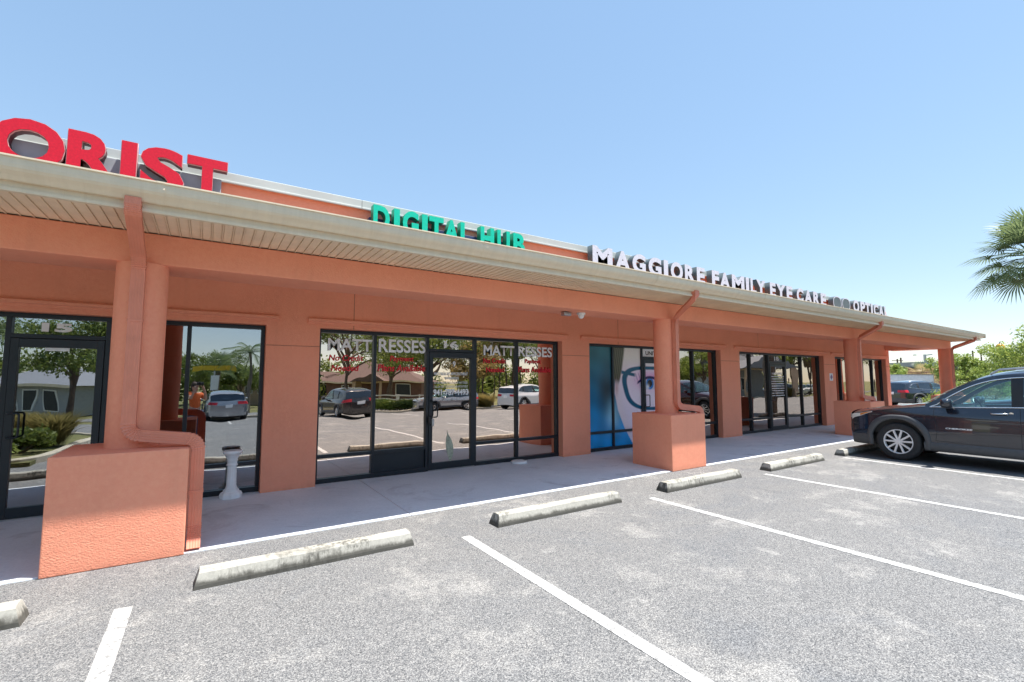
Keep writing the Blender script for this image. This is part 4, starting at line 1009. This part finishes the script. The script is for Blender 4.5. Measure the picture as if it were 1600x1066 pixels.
g = MB(); g.box(q[3].x-.3, q[3].x+.3, q[3].y-.3, q[3].y+.3, u2[1]+.5, u2[1]+.7); g.build('lamp_head', 'steel', t)
def wire(a, b, za, zb, sag, lb):
    g = MB(); n = 16; g.tube([(a.x+(b.x-a.x)*i/n, a.y+(b.y-a.y)*i/n, za+(zb-za)*i/n-sag*4*(i/n)*(1-i/n)) for i in range(n+1)], .022, 4)
    tag(g.build('power_line', 'wire', loc=(a.x, a.y, za)), lb, 'power line', 'power lines in the distance')
far = at(1300, 592, 100)
for k, (za, lb) in enumerate(((u1[1]-.4, 'topmost thin power line crossing the far sky beyond the walkway'), (u1[1]-1.5, 'lower thin power line crossing the far sky beyond the walkway'))):
    wire(u1[0], u4[0], za, u4[1]-.4-k*1.1, 1.2, lb)
# ================================================================== VEGETATION
def leaves(cents, rads, n, size, seed, flat=.8, bias=.55):
    rs = np.random.RandomState(seed); k = len(cents); cents = np.array(cents, float); rads = np.array(rads, float)
    wgt = rads**2; idx = rs.choice(k, n, p=wgt/wgt.sum())
    d = rs.normal(size=(n, 3)); d /= np.linalg.norm(d, axis=1)[:, None]
    rr = rads[idx]*(bias+(1-bias)*rs.rand(n)**.6)*(1+.18*rs.normal(size=n)); c = cents[idx]+d*rr[:, None]*np.array([1, 1, flat])
    nrm = d+rs.normal(size=(n, 3))*.8; nrm /= np.linalg.norm(nrm, axis=1)[:, None]
    a = np.cross(nrm, rs.normal(size=(n, 3))); a /= np.linalg.norm(a, axis=1)[:, None]; b = np.cross(nrm, a)
    s = size*(.6+.8*rs.rand(n))[:, None]
    V = np.stack([c-a*s, c-b*s*.5+nrm*s*.12, c+a*s, c+b*s*.5+nrm*s*.12], 1).reshape(-1, 3)
    return V
def leafobj(V, name, mat, parent):
    n = len(V)//4; me = bpy.data.meshes.new(name); me.vertices.add(n*4); me.vertices.foreach_set('co', V.ravel()); me.loops.add(n*4); me.loops.foreach_set('vertex_index', np.arange(n*4))
    me.polygons.add(n); me.polygons.foreach_set('loop_start', np.arange(n)*4); me.polygons.foreach_set('loop_total', np.full(n, 4)); me.update(calc_edges=True)
    me.materials.append(M[mat]); o = bpy.data.objects.new(name, me); COL.objects.link(o); o.parent = parent; ORG[o] = Vector((0, 0, 0)); return o
def tree(loc, h, r, seed, label, mat='leaf', group=None, trunk_h=.35, n=7000, size=.10, sparse=False, name='broadleaf_tree'):
    rs = random.Random(seed); t = thing(name, loc, label, 'tree', group, local=True)
    g = MB(); th = h*trunk_h; cents = []; rads = []
    g.tube([(0, 0, -.1), (.03*rs.uniform(-1, 1)*h*.3, 0, th*.5), (0, .04*h*rs.uniform(-.3, .3), th), (0, 0, h*.7)], h*.026, 10, [1.25, 1, .8, .3])
    nl = 11
    for k in range(nl):
        a = 2*math.pi*k/nl+rs.uniform(-.3, .3); z0 = th*(.85+.5*rs.random()); rr = r*rs.uniform(.45, .9); z1 = th+(h-th)*rs.uniform(.25, .9)
        if z1 > th+(h-th)*.7: rr *= .6
        e = Vector((rr*math.cos(a), rr*math.sin(a), z1)); m = Vector((rr*.45*math.cos(a), rr*.45*math.sin(a), z0+(z1-z0)*.6))
        g.tube([(0, 0, z0), m, e], h*.010, 6, [1.3, .8, .3])
        cents.append(tuple(e)); rads.append(r*rs.uniform(.24, .42))
        for q in range(3):
            o = Vector((rs.uniform(-1, 1), rs.uniform(-1, 1), rs.uniform(-.6, .9)))*r*.34; cents.append(tuple(e+o)); rads.append(r*rs.uniform(.12, .26))
            if sparse: g.tube([m, e+o], h*.004, 5, [1, .4])
    g.build('trunk', 'bark', t)
    leafobj(leaves(cents, rads, n, size, seed, .75, .25 if not sparse else .1), 'crown', mat, t); return t
def fan_leaf(g, base, dirv, L, R_, nseg, rs, droop=.35):
    d = Vector(dirv).normalized(); sd = d.cross(Vector((0, 0, 1))); sd = sd.normalized() if sd.length > .01 else Vector((1, 0, 0)); u = sd.cross(d).normalized()
    b = Vector(base); hub = b+d*L+Vector((0, 0, -droop*L*.5))
    g.tube([b, (b+hub)/2+u*.05, hub], .014, 4)
    d2 = (d+Vector((0, 0, -droop))).normalized(); u2 = sd.cross(d2).normalized()
    for k in range(nseg):
        a = (k/(nseg-1)-.5)*2*2.15; r = R_*(1-.22*abs(a)/2.15)*rs.uniform(.9, 1.06)
        dr = (d2*math.cos(a)+sd*math.sin(a)).normalized(); fold = u2*(.18 if k % 2 else -.02)*.25
        per = dr.cross(u2).normalized()*R_*.026; m = hub+dr*r*.55+u2*(.06*R_)+fold*R_*.3
        tip = hub+dr*r-Vector((0, 0, 1))*(r*r*.06+.01)-u2*.03
        g.add([hub-per*.3, m-per, tip, m+per, hub+per*.3], [(0, 1, 3, 4), (1, 2, 3)])
def sabal(loc, h, seed, label, nl=26, L=.9, R_=.75, nseg=34, dry=False, group=None, lean=(0, 0)):
    rs = random.Random(seed); t = thing('fan_palm', loc, label, 'palm tree', group, local=True)
    g = MB(); g.tube([(0, 0, -.1), (lean[0]*.4, lean[1]*.4, h*.5), (lean[0], lean[1], h)], .19, 12, [1.2, .95, .9]); g.build('trunk', 'palmbark', t)
    g = MB(); gd = MB()
    for k in range(nl):
        a = k*2.399963+rs.uniform(-.2, .2); el = 1.3-1.9*(k/nl)**.9+rs.uniform(-.12, .12); tgt = gd if dry and k > nl*.15 else g
        fan_leaf(tgt, (lean[0], lean[1], h-.1+.25*(1-k/nl)), (math.cos(a)*math.cos(el), math.sin(a)*math.cos(el), math.sin(el)), L*rs.uniform(.8, 1.15), R_*rs.uniform(.85, 1.1), nseg, rs, .12+.22*(k/nl))
    g.build('crown', 'palmleaf', t, recalc=False)
    if dry: gd.build('dry_fronds', 'palmdry', t, recalc=False)
    return t
def feather_palm(loc, h, seed, label, nl=16, L=2.3):
    rs = random.Random(seed); t = thing('feather_palm', loc, label, 'palm tree', None, local=True)
    g = MB(); g.tube([(0, 0, -.1), (.05, 0, h*.5), (0, 0, h)], .15, 12, [1.2, .9, .8]); g.build('trunk', 'palmbark', t)
    g = MB()
    for k in range(nl):
        a = k*2.39996; el = 1.2-1.5*(k/nl); pts = []
        for i in range(13):
            f = i/12; x = L*f*math.cos(el-.2*f); z = L*f*math.sin(el)-1.15*f*f*L*.5
            pts.append(Vector((x*math.cos(a), x*math.sin(a), h+z)))
        g.tube(pts, .02, 4)
        for i in range(2, 13):
            dr = (pts[i]-pts[i-1]).normalized(); sd = Vector((-math.sin(a), math.cos(a), 0))
            for s_ in (-1, 1):
                for q in (0, .5):
                    b = pts[i-1]+(pts[i]-pts[i-1])*q; l = .5*math.sin(math.pi*(i+q)/14)**.5
                    tip = b+(sd*s_*.9+dr*.5-Vector((0, 0, .45))).normalized()*l; w_ = dr*.028
                    g.add([b-w_, b+w_, tip], [(0, 1, 2)])
    g.build('crown', 'palmleaf', t, recalc=False); return t
def gxy(px, depth, z=0): p = at(px, 592, depth); return (p.x, p.y, z)
# right of the building, seen directly
p = gxy(1628, 15.5); sabal(p, 5.8, 5, 'green fan palm whose fronds reach in from the right edge of the photo', nl=38, L=.95, R_=.95, nseg=30)
tree(gxy(1628, 30), 4.9, 2.6, 21, 'large leafy green tree at the right edge of the photo below the fan palm', 'leafbright', n=9000, size=.085)
tree(gxy(1500, 36), 3.45, 1.7, 22, 'bright green tree beside the downspout of the corner column', 'leafbright', n=6000, size=.085, trunk_h=.25)
tree(gxy(1530, 38), 2.7, 1.7, 23, 'spreading yellow green tree left of the yellow globe lamp', 'leafbright', n=6000, size=.085, trunk_h=.22)
tree(gxy(1540, 62), 3.2, 2.4, 24, 'darker tree behind the yellow globe lamp', 'leaf', n=5000, size=.12, trunk_h=.25)
tree(gxy(1598, 45), 3.9, 1.7, 27, 'rounded tree just right of the yellow globe lamp', 'leaf', n=5000, size=.1, trunk_h=.25)
tree(gxy(1397, 55), 3.3, 1.6, 25, 'bright yellow green tree above the white trailer next to the wall corner', 'leafbright', n=4000, size=.1, trunk_h=.3)
tree(gxy(1477, 52), 2.6, .6, 26, 'slim green tree in front of the low building left of the corner column', 'leaf', n=2500, size=.09, trunk_h=.3)
sabal(gxy(1442, 46), 1.9, 9, 'dry tan fan palm behind the white trailer', nl=24, L=.9, R_=.9, nseg=22, dry=True)
def shrub(loc, r, h, seed, label, mat='leaf', n=2500, size=.05, group=None):
    t = thing('shrub', loc, label, 'shrub', group, local=True); rs = random.Random(seed); cs = []; rr = []
    for k in range(9): cs.append((rs.uniform(-.6, .6)*r, rs.uniform(-.6, .6)*r, h*rs.uniform(.3, .7))); rr.append(h*.38)
    leafobj(leaves(cs, rr, n, size, seed, .9, .2), 'foliage', mat, t)
    g = MB()
    for c in cs: g.tube([(0, 0, -.05), (c[0]*.5, c[1]*.5, c[2]*.4), c], .012, 5)
    g.build('stem', 'bark', t); return t
shrub(gxy(1463, 25.5), .9, 1.05, 31, 'low green shrub in front of the dark blue vehicle', 'leafbright')
for k, px in enumerate((1498, 1524, 1550)): shrub(gxy(px, 33+k*2), 1.6, 1.5, 33+k, ['shrub at the foot of the corner column, behind the black car', 'shrub in the middle of the row behind the black car', 'shrub nearest the yellow globe lamp behind the black car'][k], ['leafbright', 'leafdry', 'leafbright'][k], group='shrubs behind the black car')
# ---- across the lot, seen in the window reflections
tree(rf(541, 37), 8.2, 4.3, 41, 'sparse oak mirrored above the dark vehicle in the mattress shop window', 'leaf', n=15000, size=.085, trunk_h=.40, sparse=True)
tree(rf(672, 40), 8.0, 4.3, 42, 'oak mirrored behind the door of the mattress shop', 'leaf', n=15000, size=.09, sparse=True)
tree(rf(612, 50), 8.6, 4.0, 44, 'oak behind the rail fence mirrored between two panes of the mattress shop', 'leaf', n=7000, size=.09, sparse=True)
tree(rf(114, 16.5, .05), 4.3, 1.9, 43, 'small oak on the planting island mirrored in the door of unit 15', 'leaf', n=9000, size=.055, trunk_h=.42)
for k, px in enumerate((748, 757, 769, 781, 790, 801, 812)):
    p = rf(px, 44+2*(k % 3))
    g_ = ['slender pine mirrored in the right panes of the mattress shop, '+s for s in ('nearest the door', 'second from the door', 'third from the door', 'fourth from the door', 'fifth from the door', 'sixth from the door', 'farthest from the door')][k]
    t = thing('pine_tree', p, g_, 'tree', 'slender pines across the lot', local=True)
    h = 8.2+rnd.random()*1.5; g = MB(); g.tube([(0, 0, -.1), (.05, .03, h*.5), (0, 0, h)], .10, 8, [1.2, .9, .4]); g.build('trunk', 'bark', t)
    cs = [(rnd.uniform(-1, 1), rnd.uniform(-1, 1), h*rnd.uniform(.55, 1)) for _ in range(12)]
    leafobj(leaves(cs, [.95]*12, 3200, .085, 50+k, .6, .2), 'crown', ['leaf', 'leafdry'][k % 2], t)
for k, (px, dp, h, r, mt) in enumerate([(740, 41, 5.6, 2.6, 'leafdry'), (850, 48, 8.2, 4.0, 'leaf'), (1098, 52, 6.0, 2.6, 'leafbright'), (1080, 56, 5, 2.2, 'leaf'), (1238, 62, 10, 4.6, 'leaf'), (1266, 68, 10.5, 4.6, 'leaf'), (1205, 60, 7, 2.4, 'leafbright'), (1303, 76, 11, 5, 'leaf'), (1372, 88, 11, 5, 'leafbright'), (306, 44, 5.2, 2.6, 'leaf'), (375, 46, 4.0, 2.2, 'leaf'), (335, 50, 5.5, 3.2, 'leaf')]):
    lb = ['dry yellowish tree mirrored just right of the mattress shop door', 'green tree mirrored beside the column reflection in unit 16', 'bright tree mirrored in the last pane of unit 17', 'small green tree mirrored left of the bright one in unit 17', 'tree mirrored in the fourth pane of unit 18', 'tree mirrored in the last pane of unit 18', 'bright tree mirrored beside door 18',
          'tall tree mirrored in the first panes of the last unit', 'bright tree mirrored in the last panes of the last unit', 'tree mirrored at the left of the florist window', 'low tree mirrored under the tall feather palm', 'broad tree mirrored behind the yellow sign'][k]
    tree(rf(px, dp), h, r, 60+k, lb, mt, n=6000, size=.10)
feather_palm(rf(386, 37), 4.7, 71, 'tall feather palm mirrored at the right of the florist window')
sabal(rf(342, 40), 3.9, 72, 'round headed fan palm mirrored above the yellow sign in the florist window', nl=30, L=.8, R_=.8, nseg=20)
sabal((-4.3, 2.0, .05), 3.2, 73, 'fan palm on the planting island mirrored behind the number 15', nl=22, L=.8, R_=.75, nseg=26)
for k, (x, y, r, h, mt) in enumerate([(-3.4, 1.0, .6, .6, 'leaf'), (-3.6, 2.3, .5, .5, 'leafbright')]):
    shrub((x, y, .05), r, h, 80+k, ['dark shrub on the planting island', 'bright low shrub at the kerb end of the planting island'][k], mt)
def grassclump(loc, r, h, seed, label, group, mat='grassblade', n=900):
    rs = np.random.RandomState(seed); a = rs.rand(n)*2*math.pi; rr = r*.35*rs.rand(n); b = np.stack([rr*np.cos(a), rr*np.sin(a), np.zeros(n)], 1)
    o = a+rs.normal(size=n)*.4; sp = r*(.3+.7*rs.rand(n)); hh = h*(.6+.5*rs.rand(n)); tip = b+np.stack([sp*np.cos(o), sp*np.sin(o), hh*.85], 1); mid = b*.6+tip*.4+np.array([0, 0, 1])*(hh*.25)[:, None]
    w_ = np.stack([-np.sin(o), np.cos(o), np.zeros(n)], 1)*.016
    V = np.stack([b-w_, mid-w_, tip, mid+w_], 1).reshape(-1, 3)
    t = thing('grass_clump', loc, label, 'ornamental grass', group, local=True); leafobj(V, 'blades', mat, t)
    return t
for k in range(5): grassclump((-5.6+k*.6, -2.6+k*.5, .05), .8, 1.0, 90+k, 'ornamental grass on the planting island mirrored in door 15, '+['farthest from the walkway', 'second farthest from the walkway', 'in the middle of the row', 'second nearest to the walkway', 'nearest to the walkway'][k], 'grass clumps on the island')
for k, px in enumerate((738, 745, 753, 760, 830, 845, 860, 1222, 1230)): grassclump(rf(px, 36+(k % 3) if k < 7 else 56), .8, 1.3, 100+k, 'tawny grass clump along the far kerb mirrored in the shop windows', 'grass clumps along the far kerb')
for k, px in enumerate((592, 601, 611, 621, 631, 640)): shrub(rf(px, 35.5), .6, .85, 110+k, 'green shrub by the far kerb mirrored in the mattress shop window', 'leafbright' if k < 3 else 'leaf', group='shrubs along the far kerb')
# rail fence
f0 = Vector(rf(505, 42)); f1 = Vector(rf(725, 47)); fd = (f1-f0); fl = fd.length
t = thing('rail_fence', tuple(f0), 'pale three rail fence mirrored in the mattress shop window', 'fence', local=True, rz=math.atan2(fd.y, fd.x))
for k in range(int(fl/2.2)+1):
    g = MB(); x = k*2.2; g.box(x-.06, x+.06, -.06, .06, -.2, 1.25); g.build('post', 'white', t)
for z in (.4, .8, 1.15):
    g = MB(); g.box(0, fl, .065, .10, z-.05, z+.05); g.build('rail', 'white', t)
# houses across the road
def hiphouse(loc, L, D, hw, hr, wallm, roofm, label, wins, rz=0., porch=None):
    t = thing('hip_roof_house', loc, label, 'building', local=True, rz=rz)
    g = MB(); g.box(0, L, -D, 0, 0, hw); g.build('wall', wallm, t)
    g = MB(); o = .5; g.add([(-o, o, hw), (L+o, o, hw), (L+o, -D-o, hw), (-o, -D-o, hw), (D*.5, -D*.5, hr), (L-D*.5, -D*.5, hr)], [(0, 1, 5, 4), (1, 2, 5), (2, 3, 4, 5), (3, 0, 4), (0, 3, 2, 1)])
    rf_ = g.build('roof', roofm, t)
    g = MB(); g.box(-o, L+o, o, o+.04, hw-.18, hw+.02); g.build('eave_board', 'cream', t)
    for x0, x1, z0, z1 in wins:
        g = MB(); g.box(x0, x1, 0, .06, z0, z1); f = g.build('window', 'white', t)
        g = MB(); g.box(x0+.09, x1-.09, .061, .08, z0+.09, z1-.09); g.build('pane', 'frame', f)
    if porch:
        a, b, d = porch; g = MB(); g.prism([(a-.4, hw), (b+.4, hw), ((a+b)/2, hw+(b-a)*.28)], 'y', 0, d); g.build('gable', roofm, t)
        for x in (a, b-.35): g = MB(); g.box(x, x+.35, d-.5, d-.15, 0, hw); g.build('porch_column', 'tanwall', t)
    return t
def rhouse(px0, px1, depth, D, hw, hr, *a, **k):
    a0 = Vector(rf(px0, depth)); a1 = Vector(rf(px1, depth)); d = a1-a0
    return hiphouse(tuple(a0), d.length, D, hw, hr, *a, rz=math.atan2(d.y, d.x), **k)
rhouse(508, 660, 56, 8, 2.6, 5.3, 'brown', 'brownroof', 'brown hip roofed house mirrored behind the sparse oak in the mattress shop window', [(2, 3.0, .8, 2.2), (8.6, 10.2, .9, 2.2)], porch=(4.2, 7.6, 2.0))
rhouse(486, 512, 62, 6, 2.6, 4.2, 'brown', 'brownroof', 'smaller brown house mirrored at the left edge of the mattress shop window', [(1, 2, .8, 2.2)])
rhouse(-60, 112, 34, 8, 2.4, 3.9, 'palegrey', 'greyroof', 'pale house with a grey roof mirrored in the door of unit 15', [(3.5, 4.5, .6, 2.0), (4.8, 5.6, .6, 2.0), (6, 7, .6, 2.0)])
rhouse(368, 432, 52, 8, 3.0, 3.6, 'tanwall', 'greyroof', 'tan flat building mirrored beside the tall feather palm', [(1, 1.8, 1.3, 2.3), (2.6, 3.4, 1.3, 2.3)])
rhouse(1130, 1194, 60, 9, 3.6, 7.6, 'palegrey', 'greyroof', 'pale building with a grey shingle roof mirrored in the left pane of unit 18', [(2, 3, .8, 2.6)], porch=(.5, 6.5, 5))
# yellow sign on a pole
q = rf(336, 37); t = thing('pole_sign', q, 'yellow four panel sign on a pole mirrored in the florist window', 'sign', local=True, rz=-.35)
g = MB(); g.tube([(0, 0, -.3), (0, 0, 3.35)], .06, 8); g.build('pole', 'steel', t)
for k in range(4):
    g = MB(); c = -1.2+k*.80; g.prism([(c-.36, 3.4), (c+.36, 3.4), (c+.39, 3.6), (c+.36, 3.8), (c-.36, 3.8), (c-.39, 3.6)], 'y', -.04, .04); g.build('panel', 'yellow', t)
g = MB(); g.box(-.25, .35, .05, .08, 1.9, 3.0); g.build('notice', 'vinyl', t)
# far wood beyond the road, read as one mass
rs = np.random.RandomState(99); cs = []; rr_ = []
for x in np.arange(-70, 190, 2.2): cs.append((x+rs.uniform(-1, 1), -46-rs.uniform(0, 10)-max(0, (x-60))*.25, rs.uniform(1.2, 4.2))); rr_.append(rs.uniform(1.6, 3.0))
t = thing('distant_wood', (0, -48, 0), 'far green band of trees across the road mirrored low in the shop windows', 'wood', local=True); t['kind'] = 'stuff'
V_ = leaves([(a, b+48, c) for a, b, c in cs], rr_, 75000, .28, 98, 1.0, .3); o = leafobj(V_, 'foliage', 'leaf', t); o['kind'] = 'stuff'
# the lot falls gently away from the building behind the camera
SLOPE = .028
def fall(y): return SLOPE*max(-30, min(0, y))
for o in list(COL.objects):
    if o.parent is None and o.type in ('MESH', 'EMPTY'):
        if o.get('kind') == 'structure':
            if o.name.startswith('ground'): 
                for v in o.data.vertices: v.co.z -= .03
                continue
            for v in o.data.vertices: v.co.z += fall(v.co.y+o.location.y)
        elif o.name != 'camera': o.location.z += fall(o.location.y)
